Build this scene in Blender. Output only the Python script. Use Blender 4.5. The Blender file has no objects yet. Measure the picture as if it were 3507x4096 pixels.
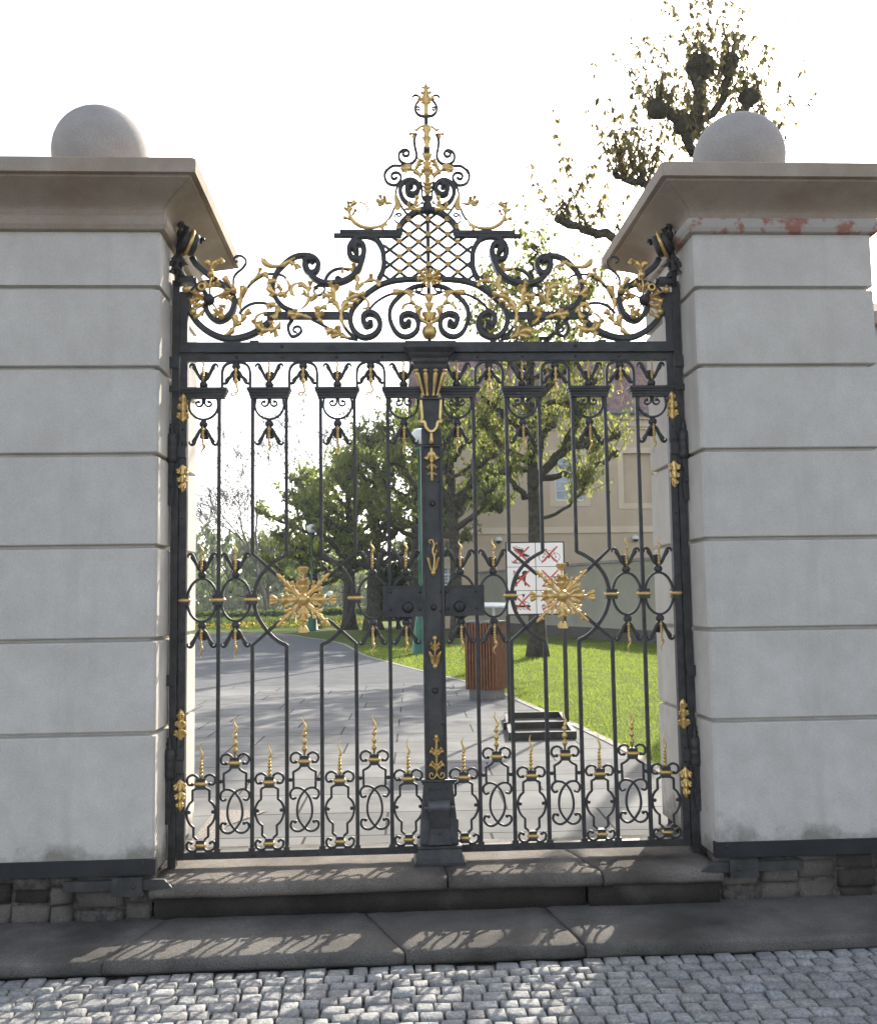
import bpy, math, random
from math import sin, cos, pi, radians, sqrt, atan2
from mathutils import Vector, Matrix, noise
S = bpy.context.scene
COL = S.collection
RND = random.Random(7)

# ------------------------------------------------------------------ materials
def nmat(name):
    m = bpy.data.materials.new(name); m.use_nodes = True
    nt = m.node_tree
    return m, nt, nt.nodes['Principled BSDF']
def noise_color(nt, c1, c2, scale, detail=6, rough=.6, lo=.35, hi=.65, vec=None):
    tc = nt.nodes.new('ShaderNodeTexCoord')
    n = nt.nodes.new('ShaderNodeTexNoise'); n.inputs['Scale'].default_value = scale
    n.inputs['Detail'].default_value = detail; n.inputs['Roughness'].default_value = rough
    nt.links.new(vec if vec else tc.outputs['Object'], n.inputs['Vector'])
    r = nt.nodes.new('ShaderNodeValToRGB')
    r.color_ramp.elements[0].position = lo; r.color_ramp.elements[0].color = (*c1, 1)
    r.color_ramp.elements[1].position = hi; r.color_ramp.elements[1].color = (*c2, 1)
    nt.links.new(n.outputs['Fac'], r.inputs['Fac'])
    return n, r
def mixc(nt, a, b, fac, mode='MIX'):
    x = nt.nodes.new('ShaderNodeMix'); x.data_type = 'RGBA'; x.blend_type = mode
    for sock, v in ((x.inputs[6], a), (x.inputs[7], b), (x.inputs[0], fac)):
        if hasattr(v, 'links'): nt.links.new(v, sock)
        elif isinstance(v, tuple): sock.default_value = (*v, 1)
        else: sock.default_value = v
    return x.outputs[2]
def bump(nt, p, height, dist, strength=1.0):
    b = nt.nodes.new('ShaderNodeBump'); b.inputs['Distance'].default_value = dist
    b.inputs['Strength'].default_value = strength
    nt.links.new(height, b.inputs['Height']); nt.links.new(b.outputs['Normal'], p.inputs['Normal'])
    return b
def simple(name, c1, c2, scale, rough=.7, metal=0.0, bdist=0.0, bscale=None, lo=.35, hi=.65, spec=None):
    m, nt, p = nmat(name)
    n, r = noise_color(nt, c1, c2, scale, lo=lo, hi=hi)
    nt.links.new(r.outputs['Color'], p.inputs['Base Color'])
    p.inputs['Roughness'].default_value = rough; p.inputs['Metallic'].default_value = metal
    if spec is not None: p.inputs['Specular IOR Level'].default_value = spec
    if bdist:
        n2, _ = noise_color(nt, (0,0,0), (1,1,1), bscale or scale)
        bump(nt, p, n2.outputs['Fac'], bdist)
    return m
M = {}
M['iron'] = simple('black_iron', (.030,.029,.028), (.058,.056,.053), 14, rough=.45, bdist=.002, bscale=60, spec=.42)
M['iron_dull'] = simple('worn_iron', (.034,.032,.030), (.07,.066,.06), 9, rough=.5, bdist=.002, bscale=50)
def gold():
    m, nt, p = nmat('gold_leaf')
    n, r = noise_color(nt, (.52,.33,.10), (.80,.57,.23), 22, lo=.3, hi=.62)
    n2, r2 = noise_color(nt, (0,0,0), (1,1,1), 45, lo=.62, hi=.75)
    c = mixc(nt, r.outputs['Color'], (.30,.18,.06), r2.outputs['Color'])
    nt.links.new(c, p.inputs['Base Color'])
    p.inputs['Metallic'].default_value = .7; p.inputs['Roughness'].default_value = .32
    bump(nt, p, n2.outputs['Fac'], .0015)
    return m
M['gold'] = gold()
def stone(name, c1, c2, stain, grain=220, bd=.0025, st_lo=.55, st_hi=.8, gc=(.84,1.10)):
    m, nt, p = nmat(name)
    n, r = noise_color(nt, c1, c2, 2.2)
    n2, r2 = noise_color(nt, (gc[0],)*3, (gc[1],)*3, grain, detail=3)
    n3, r3 = noise_color(nt, (0,0,0), (1,1,1), 1.3, detail=9, lo=st_lo, hi=st_hi)
    c = mixc(nt, r.outputs['Color'], r2.outputs['Color'], .8, 'MULTIPLY')
    c = mixc(nt, c, stain, r3.outputs['Color'])
    nt.links.new(c, p.inputs['Base Color']); p.inputs['Roughness'].default_value = .9
    p.inputs['Specular IOR Level'].default_value = .2
    bump(nt, p, n2.outputs['Fac'], bd)
    return m
M['render'] = stone('smooth_render', (.60,.575,.53), (.67,.645,.60), (.52,.495,.45), st_lo=.6, st_hi=.9)
M['cornice'] = stone('sandstone', (.36,.30,.24), (.44,.375,.305), (.25,.175,.115), grain=140, st_lo=.47, st_hi=.74)
M['ball'] = stone('grey_sandstone', (.34,.315,.29), (.43,.40,.375), (.27,.245,.22), grain=120)
M['step'] = stone('granite_step', (.165,.145,.122), (.265,.236,.203), (.06,.052,.044), grain=160, bd=.008, st_lo=.46, st_hi=.72, gc=(.58,1.28))
M['slab'] = stone('worn_slab', (.125,.116,.104), (.205,.192,.172), (.05,.046,.041), grain=150, bd=.008, st_lo=.47, st_hi=.72, gc=(.58,1.28))
def weathered():
    m, nt, p = nmat('weathered_render')
    n, r = noise_color(nt, (.565,.53,.475), (.635,.60,.54), 2.2)
    n2, r2 = noise_color(nt, (.86,.86,.86), (1.07,1.07,1.07), 190, detail=4)
    n4, r4 = noise_color(nt, (.955,.95,.94), (1.025,1.025,1.025), 9, detail=8)
    c = mixc(nt, r.outputs['Color'], r2.outputs['Color'], .85, 'MULTIPLY'); c = mixc(nt, c, r4.outputs['Color'], 1, 'MULTIPLY')
    tc = nt.nodes.new('ShaderNodeTexCoord'); mp = nt.nodes.new('ShaderNodeMapping'); mp.inputs['Scale'].default_value = (7, 7, .55)
    nt.links.new(tc.outputs['Object'], mp.inputs['Vector'])
    n3, r3 = noise_color(nt, (0,0,0), (.55,.55,.55), 1.0, detail=8, lo=.55, hi=.85, vec=mp.outputs['Vector'])
    c = mixc(nt, c, (.40,.375,.33), r3.outputs['Color'])
    # splashed dirt low on the shaft
    sx = nt.nodes.new('ShaderNodeSeparateXYZ'); nt.links.new(tc.outputs['Object'], sx.inputs[0])
    ns, rs_ = noise_color(nt, (0,0,0), (1,1,1), 6, detail=10)
    mr = nt.nodes.new('ShaderNodeMapRange'); mr.inputs['From Min'].default_value = .02; mr.inputs['From Max'].default_value = .38; mr.inputs['To Min'].default_value = .34; mr.inputs['To Max'].default_value = -.25
    nt.links.new(sx.outputs['Z'], mr.inputs['Value'])
    ad = nt.nodes.new('ShaderNodeMath'); ad.operation = 'ADD'; nt.links.new(ns.outputs['Fac'], ad.inputs[0]); nt.links.new(mr.outputs[0], ad.inputs[1])
    cr = nt.nodes.new('ShaderNodeValToRGB'); cr.color_ramp.elements[0].position = .60; cr.color_ramp.elements[1].position = .82; cr.color_ramp.elements[1].color = (.75,.75,.75,1)
    nt.links.new(ad.outputs[0], cr.inputs['Fac'])
    c = mixc(nt, c, (.17,.155,.125), cr.outputs['Color'])
    nt.links.new(c, p.inputs['Base Color']); p.inputs['Roughness'].default_value = .92; p.inputs['Specular IOR Level'].default_value = .15
    bump(nt, p, n2.outputs['Fac'], .004); return m
M['shaft'] = weathered()
def peeling():
    m, nt, p = nmat('peeling_brick')
    n, r = noise_color(nt, (.42,.385,.345), (.33,.16,.115), 7, detail=9, lo=.505, hi=.565)
    nt.links.new(r.outputs['Color'], p.inputs['Base Color']); p.inputs['Roughness'].default_value = .95
    bump(nt, p, n.outputs['Fac'], .012)
    return m
M['riser'] = stone('grimy_stone', (.035,.03,.025), (.07,.06,.05), (.16,.14,.12), grain=90, bd=.01, st_lo=.62, st_hi=.8)
M['peel'] = peeling()
M['iron_lit'] = simple('lit_iron', (.06,.06,.063), (.10,.10,.105), 9, rough=.38, bdist=.002, bscale=50, spec=.6)  # paler copy of the iron: highlight on the foot's roll painted into the colour
M['dirt'] = simple('dirt', (.05,.045,.04), (.15,.13,.11), 30, rough=1, bdist=.01, bscale=90)
def cobble():
    m, nt, p = nmat('granite_cobble')
    at = nt.nodes.new('ShaderNodeAttribute'); at.attribute_name = 'tone'
    n, r = noise_color(nt, (.20,.20,.195), (.36,.36,.35), 75, detail=4)
    n3, r3 = noise_color(nt, (.75,.75,.75), (1.15,1.15,1.12), 12)
    c = mixc(nt, r.outputs['Color'], r3.outputs['Color'], 1.0, 'MULTIPLY')
    c = mixc(nt, c, at.outputs['Color'], 1.0, 'MULTIPLY')
    nt.links.new(c, p.inputs['Base Color']); p.inputs['Roughness'].default_value = .75
    bump(nt, p, n.outputs['Fac'], .006)
    return m
M['cobble'] = cobble()
def paving():
    m, nt, p = nmat('stone_paving')
    tc = nt.nodes.new('ShaderNodeTexCoord')
    mp = nt.nodes.new('ShaderNodeMapping'); mp.inputs['Location'].default_value = (.31, .02, 0)
    mp.inputs['Rotation'].default_value = (0, 0, radians(1.5))
    nt.links.new(tc.outputs['Object'], mp.inputs['Vector'])
    b = nt.nodes.new('ShaderNodeTexBrick')
    b.inputs['Scale'].default_value = 1; b.inputs['Brick Width'].default_value = 1.45
    b.inputs['Row Height'].default_value = .655; b.inputs['Mortar Size'].default_value = .009
    b.inputs['Mortar Smooth'].default_value = .1; b.inputs['Bias'].default_value = 0
    b.offset = .43; b.squash = .8; b.squash_frequency = 3
    b.inputs['Color1'].default_value = (.155,.157,.155,1); b.inputs['Color2'].default_value = (.20,.20,.196,1)
    b.inputs['Mortar'].default_value = (.04,.035,.03,1)
    nt.links.new(mp.outputs['Vector'], b.inputs['Vector'])
    n, r = noise_color(nt, (.70,.70,.69), (1.16,1.16,1.15), 1.3, detail=8)
    n2, r2 = noise_color(nt, (.88,.88,.88), (1.08,1.08,1.08), 120, detail=3)
    c = mixc(nt, b.outputs['Color'], r.outputs['Color'], 1, 'MULTIPLY')
    c = mixc(nt, c, r2.outputs['Color'], 1, 'MULTIPLY')
    nt.links.new(c, p.inputs['Base Color']); p.inputs['Roughness'].default_value = .9; p.inputs['Specular IOR Level'].default_value = .12
    iv = nt.nodes.new('ShaderNodeMath'); iv.operation = 'SUBTRACT'; iv.inputs[0].default_value = 1
    nt.links.new(b.outputs['Fac'], iv.inputs[1])
    bump(nt, p, iv.outputs[0], .004)
    return m
M['paving'] = paving()
M['asphalt'] = simple('pale_asphalt', (.105,.11,.115), (.14,.144,.147), 3, rough=.95, bdist=.002, bscale=200, spec=.1)
def grass_ground():
    m, nt, p = nmat('lawn_ground')
    n, r = noise_color(nt, (.065,.098,.014), (.12,.155,.03), .9, detail=9, lo=.3, hi=.7)
    n2, r2 = noise_color(nt, (.55,.6,.5), (1.3,1.3,1.2), 35, detail=6)
    c = mixc(nt, r.outputs['Color'], r2.outputs['Color'], 1, 'MULTIPLY')
    nt.links.new(c, p.inputs['Base Color']); p.inputs['Roughness'].default_value = .9
    p.inputs['Specular IOR Level'].default_value = .1
    bump(nt, p, n2.outputs['Fac'], .05)
    return m
M['lawn'] = grass_ground()
def leafmat(name, c1, c2, trans, tfac=.45, scale=1.6):
    m, nt, p = nmat(name)
    n, r = noise_color(nt, c1, c2, scale, detail=5)
    nt.links.new(r.outputs['Color'], p.inputs['Base Color']); p.inputs['Roughness'].default_value = .55
    p.inputs['Specular IOR Level'].default_value = .25
    t = nt.nodes.new('ShaderNodeBsdfTranslucent')
    n2, r2 = noise_color(nt, trans, tuple(v*1.5 for v in trans), scale*2.3)
    nt.links.new(r2.outputs['Color'], t.inputs['Color'])
    mx = nt.nodes.new('ShaderNodeMixShader'); mx.inputs[0].default_value = tfac
    nt.links.new(p.outputs[0], mx.inputs[1]); nt.links.new(t.outputs[0], mx.inputs[2])
    nt.links.new(mx.outputs[0], nt.nodes['Material Output'].inputs['Surface'])
    return m
M['blade'] = leafmat('grass_blade', (.08,.125,.016), (.15,.195,.038), (.28,.36,.045), .5, .8)
M['leaf'] = leafmat('chestnut_leaf', (.05,.078,.022), (.10,.13,.042), (.36,.385,.10), .55)
M['leaf_dark'] = leafmat('dense_leaf', (.046,.072,.022), (.10,.13,.042), (.27,.32,.07), .5)
M['leaf_backlit'] = leafmat('backlit_leaf', (.07,.072,.035), (.12,.11,.055), (.36,.32,.13), .5)  # dull olive tone paints backlight and flare into the near tree's leaves
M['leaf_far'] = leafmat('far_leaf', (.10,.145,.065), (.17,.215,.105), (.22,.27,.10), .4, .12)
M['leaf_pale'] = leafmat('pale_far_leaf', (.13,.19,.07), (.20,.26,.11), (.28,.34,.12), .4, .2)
M['hedge'] = leafmat('hedge_leaf', (.02,.045,.010), (.045,.08,.015), (.12,.17,.02), .3)
M['bark'] = simple('bark', (.028,.026,.018), (.085,.075,.052), 9, rough=.95, bdist=.03, bscale=26)
M['twig'] = simple('twig', (.10,.055,.035), (.16,.10,.06), 8, rough=.9)
M['twig_grey'] = simple('grey_twig', (.085,.075,.07), (.13,.12,.11), 2, rough=.95)
M['yellow'] = leafmat('yellow_petals', (.48,.36,.03), (.55,.43,.06), (.45,.34,.04), .35)
M['flower_green'] = leafmat('flower_leaves', (.055,.095,.025), (.10,.145,.045), (.15,.20,.05), .35)
def plaster(name, c1, c2, stain, lo=.55, hi=.75):
    m, nt, p = nmat(name)
    n, r = noise_color(nt, c1, c2, .7, detail=9)
    n3, r3 = noise_color(nt, (0,0,0), (1,1,1), .35, detail=10, lo=lo, hi=hi)
    c = mixc(nt, r.outputs['Color'], stain, r3.outputs['Color'])
    nt.links.new(c, p.inputs['Base Color']); p.inputs['Roughness'].default_value = .95
    n2, _ = noise_color(nt, (0,0,0), (1,1,1), 25); bump(nt, p, n2.outputs['Fac'], .01)
    return m
M['ochre'] = plaster('ochre_plaster', (.53,.41,.28), (.60,.47,.33), (.45,.36,.255))
M['ochre_light'] = plaster('ochre_trim', (.66,.52,.375), (.72,.58,.43), (.58,.46,.33))
M['greywall'] = plaster('grey_plaster', (.33,.305,.225), (.40,.37,.28), (.25,.235,.17))
M['tile'] = simple('clay_tile', (.17,.10,.09), (.30,.19,.17), 2.5, rough=.85)
M['gutter'] = simple('zinc_gutter', (.10,.11,.12), (.16,.17,.18), 3, rough=.5)
M['white'] = simple('white_paint', (.70,.70,.70), (.78,.78,.77), 3, rough=.45)
M['greypaint'] = simple('grey_paint', (.33,.38,.43), (.38,.43,.48), 2, rough=.5)
def glass():
    m, nt, p = nmat('window_glass')
    n, r = noise_color(nt, (.12,.15,.18), (.42,.47,.52), .9)
    nt.links.new(r.outputs['Color'], p.inputs['Base Color']); p.inputs['Roughness'].default_value = .08
    p.inputs['Specular IOR Level'].default_value = .8
    return m
M['glass'] = glass()
M['globe'] = simple('opal_glass', (.78,.78,.77), (.84,.84,.83), 2, rough=.25)
M['green'] = simple('green_paint', (.016,.115,.065), (.028,.165,.095), 3, rough=.45)
M['dark'] = simple('black_paint', (.012,.012,.013), (.022,.022,.023), 8, rough=.5)
M['wood'] = simple('bin_slat_wood', (.125,.05,.022), (.20,.085,.036), 14, rough=.6, bdist=.002, bscale=40)
M['greysteel'] = simple('grey_steel', (.12,.12,.118), (.17,.17,.167), 6, rough=.55)
M['signwhite'] = simple('sign_white', (.72,.73,.74), (.77,.78,.79), 2, rough=.35)
M['signred'] = simple('sign_red', (.45,.03,.03), (.52,.045,.04), 5, rough=.4)
M['signblack'] = simple('sign_black', (.012,.012,.013), (.02,.02,.02), 5, rough=.4)
M['edging'] = simple('stone_edging', (.22,.20,.18), (.31,.285,.26), 8, rough=.9, bdist=.004, bscale=60)
M['gravel'] = simple('gravel', (.12,.10,.085), (.42,.38,.34), 70, rough=1, bdist=.02, bscale=70)

# ------------------------------------------------------------------ mesh builder
WL = {}
JIT = [0]
def jit():
    JIT[0] = (JIT[0]*7 + 5) % 23
    return (JIT[0] - 11) * .00021
class MB:
    def __init__(s): s.v = []; s.f = []; s.m = []; s.sm = []; s.mats = []; s.cur = 0; s.smooth = False
    def use(s, mat, smooth=None):
        if mat not in s.mats: s.mats.append(mat)
        s.cur = s.mats.index(mat)
        if smooth is not None: s.smooth = smooth
        return s
    def face(s, idx): s.f.append(idx); s.m.append(s.cur); s.sm.append(s.smooth)
    def add(s, vs, fs):
        o = len(s.v); s.v.extend([tuple(v) for v in vs])
        for f in fs: s.face([o+i for i in f])
    def box(s, c, d, rz=0):
        x, y, z = d[0]/2, d[1]/2, d[2]/2; cr, sr = cos(rz), sin(rz)
        vs = [(c[0]+a*x*cr-b*y*sr, c[1]+a*x*sr+b*y*cr, c[2]+e*z) for e in (-1,1) for a, b in ((-1,-1),(1,-1),(1,1),(-1,1))]
        s.add(vs, [(3,2,1,0),(4,5,6,7),(0,1,5,4),(1,2,6,5),(2,3,7,6),(3,0,4,7)])
    def bbox(s, x0, x1, y0, y1, z0, z1): s.box(((x0+x1)/2,(y0+y1)/2,(z0+z1)/2),(x1-x0,y1-y0,z1-z0))
    def loft(s, rings, close0=True, close1=True):
        n = len(rings[0]); o = len(s.v)
        for r in rings: s.v.extend([tuple(p) for p in r])
        for i in range(len(rings)-1):
            for j in range(n):
                k = (j+1) % n
                s.face([o+i*n+j, o+i*n+k, o+(i+1)*n+k, o+(i+1)*n+j])
        if close0: s.face([o+j for j in range(n-1,-1,-1)])
        if close1: s.face([o+(len(rings)-1)*n+j for j in range(n)])
    def lathe(s, c, prof, n=16, axis='z', cap=True):
        rings = []
        for r, t in prof:
            ring = []
            for j in range(n):
                a = 2*pi*j/n
                if axis == 'z': ring.append((c[0]+r*cos(a), c[1]+r*sin(a), c[2]+t))
                elif axis == 'y': ring.append((c[0]+r*cos(a), c[1]+t, c[2]+r*sin(a)))
                else: ring.append((c[0]+t, c[1]+r*cos(a), c[2]+r*sin(a)))
            rings.append(ring)
        if axis == 'y': rings = [list(reversed(r)) for r in rings]
        s.loft(rings, cap, cap)
    def ball(s, c, r, n=12, sz=1.0):
        k = max(4, n//2)
        s.lathe(c, [(max(1e-4, r*sin(pi*i/k)), -r*sz*cos(pi*i/k)) for i in range(k+1)], n)
    def tube(s, pts, rad, n=6):
        pts = [Vector(p) for p in pts]; m = len(pts)
        rads = rad if isinstance(rad, (list, tuple)) else [rad]*m
        up = Vector((.13,.21,.97)); rings = []
        for i, p in enumerate(pts):
            t = (pts[min(i+1,m-1)]-pts[max(i-1,0)])
            if t.length < 1e-9: t = Vector((0,0,1))
            t.normalize()
            a = t.cross(up)
            if a.length < 1e-3: a = t.cross(Vector((1,0,0)))
            a.normalize(); b = a.cross(t); up = b if i else up
            rings.append([p + a*(rads[i]*cos(2*pi*j/n)) + b*(-rads[i]*sin(2*pi*j/n)) for j in range(n)])
        s.loft([list(reversed(r)) for r in rings])
    def strap(s, pts, w0, w1, d0, d1, y=0.0, sub=6, knob=0, wm=None):
        """flat iron bar bent along a path in the x-z plane"""
        P = smooth2(pts, sub); m = len(P); y += jit(); rings = []
        for i, (x, z) in enumerate(P):
            x0, z0 = P[max(i-1,0)]; x1, z1 = P[min(i+1,m-1)]
            tx, tz = x1-x0, z1-z0; l = sqrt(tx*tx+tz*tz) or 1; nx, nz = -tz/l, tx/l
            t = i/(m-1); w = (w0+(w1-w0)*t)/2
            if wm: w += (wm-(w0+w1)/2)/2*sin(pi*t)
            d = (d0+(d1-d0)*t**2)/2
            b = min(w, d)*.35
            rings.append([(x+nx*(w-b), y-d, z+nz*(w-b)), (x+nx*w, y-d+b, z+nz*w), (x+nx*w, y+d-b, z+nz*w), (x+nx*(w-b), y+d, z+nz*(w-b)),
                          (x-nx*(w-b), y+d, z-nz*(w-b)), (x-nx*w, y+d-b, z-nz*w), (x-nx*w, y-d+b, z-nz*w), (x-nx*(w-b), y-d, z-nz*(w-b))])
        s.loft(rings)
        if knob:
            x, z = P[-1]; s.lathe((x, y-d1/2-.004, z), [(knob*.3,0),(knob,.004),(knob,d1+.004),(knob*.3,d1+.008)], 10, 'y')
    def leafy(s, pts, w, lobes, y=-.02, th=.006, lift=.02, sub=6, taper0=.35):
        """acanthus leaf along a spine in the x-z plane: lobed outline, ridged face, curling forward at the tip"""
        P = smooth2(pts, sub); m = len(P); y += jit()
        L = [0]
        for i in range(1, m): L.append(L[-1]+sqrt((P[i][0]-P[i-1][0])**2+(P[i][1]-P[i-1][1])**2))
        T = L[-1] or 1; n = max(10, lobes*8); rows = []
        def at(u):
            d = u*T; i = 1
            while i < m-1 and L[i] < d: i += 1
            k = (d-L[i-1])/((L[i]-L[i-1]) or 1)
            ax, az = P[i-1]; bx, bz = P[i]; l = sqrt((bx-ax)**2+(bz-az)**2) or 1
            return ax+(bx-ax)*k, az+(bz-az)*k, (bx-ax)/l, (bz-az)/l
        for r in range(n+1):
            u = r/n; x, z, tx, tz = at(u); nx, nz = -tz, tx
            env = taper0+(1-taper0)*sin(pi*min(1, u*1.25+.05)/1.25*.62+.02) if u < .8 else (1-((u-.8)/.2)**2)*.98
            ph = (u*lobes*1.0) % 1.0
            lob = (.32+.68*min(1, ph/.62)**.8 if ph < .72 else 1.0-.68*((ph-.72)/.28)) if lobes > 1 else 1.0
            hw = max(.0008, w/2*max(.05, env)*lob); fw = hw*.75*(1 if lobes > 1 else .3)
            yy = y-lift*u*u
            row = []
            for q, dy, back in ((-1,.25,1),(-.55,-.12,.35),(0,.0,0),(.55,-.12,.35),(1,.25,1)):
                row.append((x+nx*hw*q-tx*fw*(1-abs(q))*.0+tx*fw*abs(q)*1.0*lob, yy+dy*hw-(.30*hw if q == 0 else 0), z+nz*hw*q+tz*fw*abs(q)*1.0*lob))
            rows.append(row)
        rings = []
        for row in rows:
            rings.append(row+[(p[0], p[1]+th, p[2]) for p in reversed(row)])
        sm = s.smooth; s.smooth = True; s.loft(rings); s.smooth = sm
    def prism(s, poly, y0, y1):
        """polygon in x-z (counter-clockwise seen from -y) extruded from y0 (front) to y1"""
        n = len(poly); o = len(s.v)
        s.v.extend([(p[0], y0, p[1]) for p in poly]); s.v.extend([(p[0], y1, p[1]) for p in poly])
        s.face([o+i for i in range(n)]); s.face([o+n+i for i in range(n-1,-1,-1)])
        for i in range(n):
            k = (i+1) % n; s.face([o+k, o+i, o+n+i, o+n+k])
    def mirror(s):
        """add the x-mirrored copy of everything built so far"""
        n = len(s.v); s.v.extend([(-x, y+.0007, z) for x, y, z in s.v])
        nf = len(s.f)
        for i in range(nf):
            s.f.append([n+k for k in reversed(s.f[i])]); s.m.append(s.m[i]); s.sm.append(s.sm[i])
    def flip(s):
        s.v = [(-x, y, z) for x, y, z in s.v]; s.f = [list(reversed(f)) for f in s.f]; return s
    def mesh(s, name, org=(0,0,0)):
        me = bpy.data.meshes.new(name)
        me.from_pydata([(a-org[0], b-org[1], c-org[2]) for a, b, c in s.v], [], s.f)
        for mt in s.mats: me.materials.append(M[mt])
        me.polygons.foreach_set('material_index', s.m); me.polygons.foreach_set('use_smooth', s.sm)
        me.update(); return me
    def build(s, name, parent=None, org=None):
        if org is None:
            xs = [v[0] for v in s.v]; ys = [v[1] for v in s.v]; zs = [v[2] for v in s.v]
            org = ((min(xs)+max(xs))/2, (min(ys)+max(ys))/2, min(zs))
        o = bpy.data.objects.new(name, s.mesh(name, org)); COL.objects.link(o)
        place(o, org, parent); return o
def place(o, w, parent=None):
    if parent is not None:
        o.parent = parent; p = WL[parent.name]; o.location = (w[0]-p[0], w[1]-p[1], w[2]-p[2])
    else: o.location = w
    WL[o.name] = tuple(w)
def inst(src, name, w, parent, flipz=False):
    o = bpy.data.objects.new(name, src.data); COL.objects.link(o); place(o, w, parent); return o
def smooth2(pts, sub=6):
    if len(pts) < 3 or sub <= 1: return [tuple(p) for p in pts]
    P = [pts[0]]+list(pts)+[pts[-1]]; out = []
    for i in range(1, len(P)-2):
        a, b, c, d = P[i-1], P[i], P[i+1], P[i+2]
        for k in range(sub):
            t = k/sub; t2 = t*t; t3 = t2*t
            out.append(tuple(.5*((2*b[q])+(-a[q]+c[q])*t+(2*a[q]-5*b[q]+4*c[q]-d[q])*t2+(-a[q]+3*b[q]-3*c[q]+d[q])*t3) for q in range(len(b))))
    out.append(tuple(pts[-1])); return out
def tag(o, label=None, cat=None, group=None, kind=None):
    if label: o['label'] = label
    if cat: o['category'] = cat
    if group: o['group'] = group
    if kind: o['kind'] = kind
    return o
def thing(name, loc, label, cat, group=None):
    o = bpy.data.objects.new(name, None); COL.objects.link(o); o.location = loc; WL[o.name] = tuple(loc)
    o.empty_display_size = .2
    return tag(o, label, cat, group)
def arc(cx, cz, rx, rz, a0, a1, n=10):
    return [(cx+rx*cos(radians(a0+(a1-a0)*i/n)), cz+rz*sin(radians(a0+(a1-a0)*i/n))) for i in range(n+1)]
def spiral(cx, cz, r0, r1, a0, a1, n=12):
    return [(cx+(r0+(r1-r0)*i/n)*cos(radians(a0+(a1-a0)*i/n)), cz+(r0+(r1-r0)*i/n)*sin(radians(a0+(a1-a0)*i/n))) for i in range(n+1)]
SUN_AZ, SUN_EL, SUN_E, SKY, DUST, AIR, EXPO, HAZE, SAT = 24.6, 30.0, 3.1, .15, 3.0, .8, 1.47, .0005, .5
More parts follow.
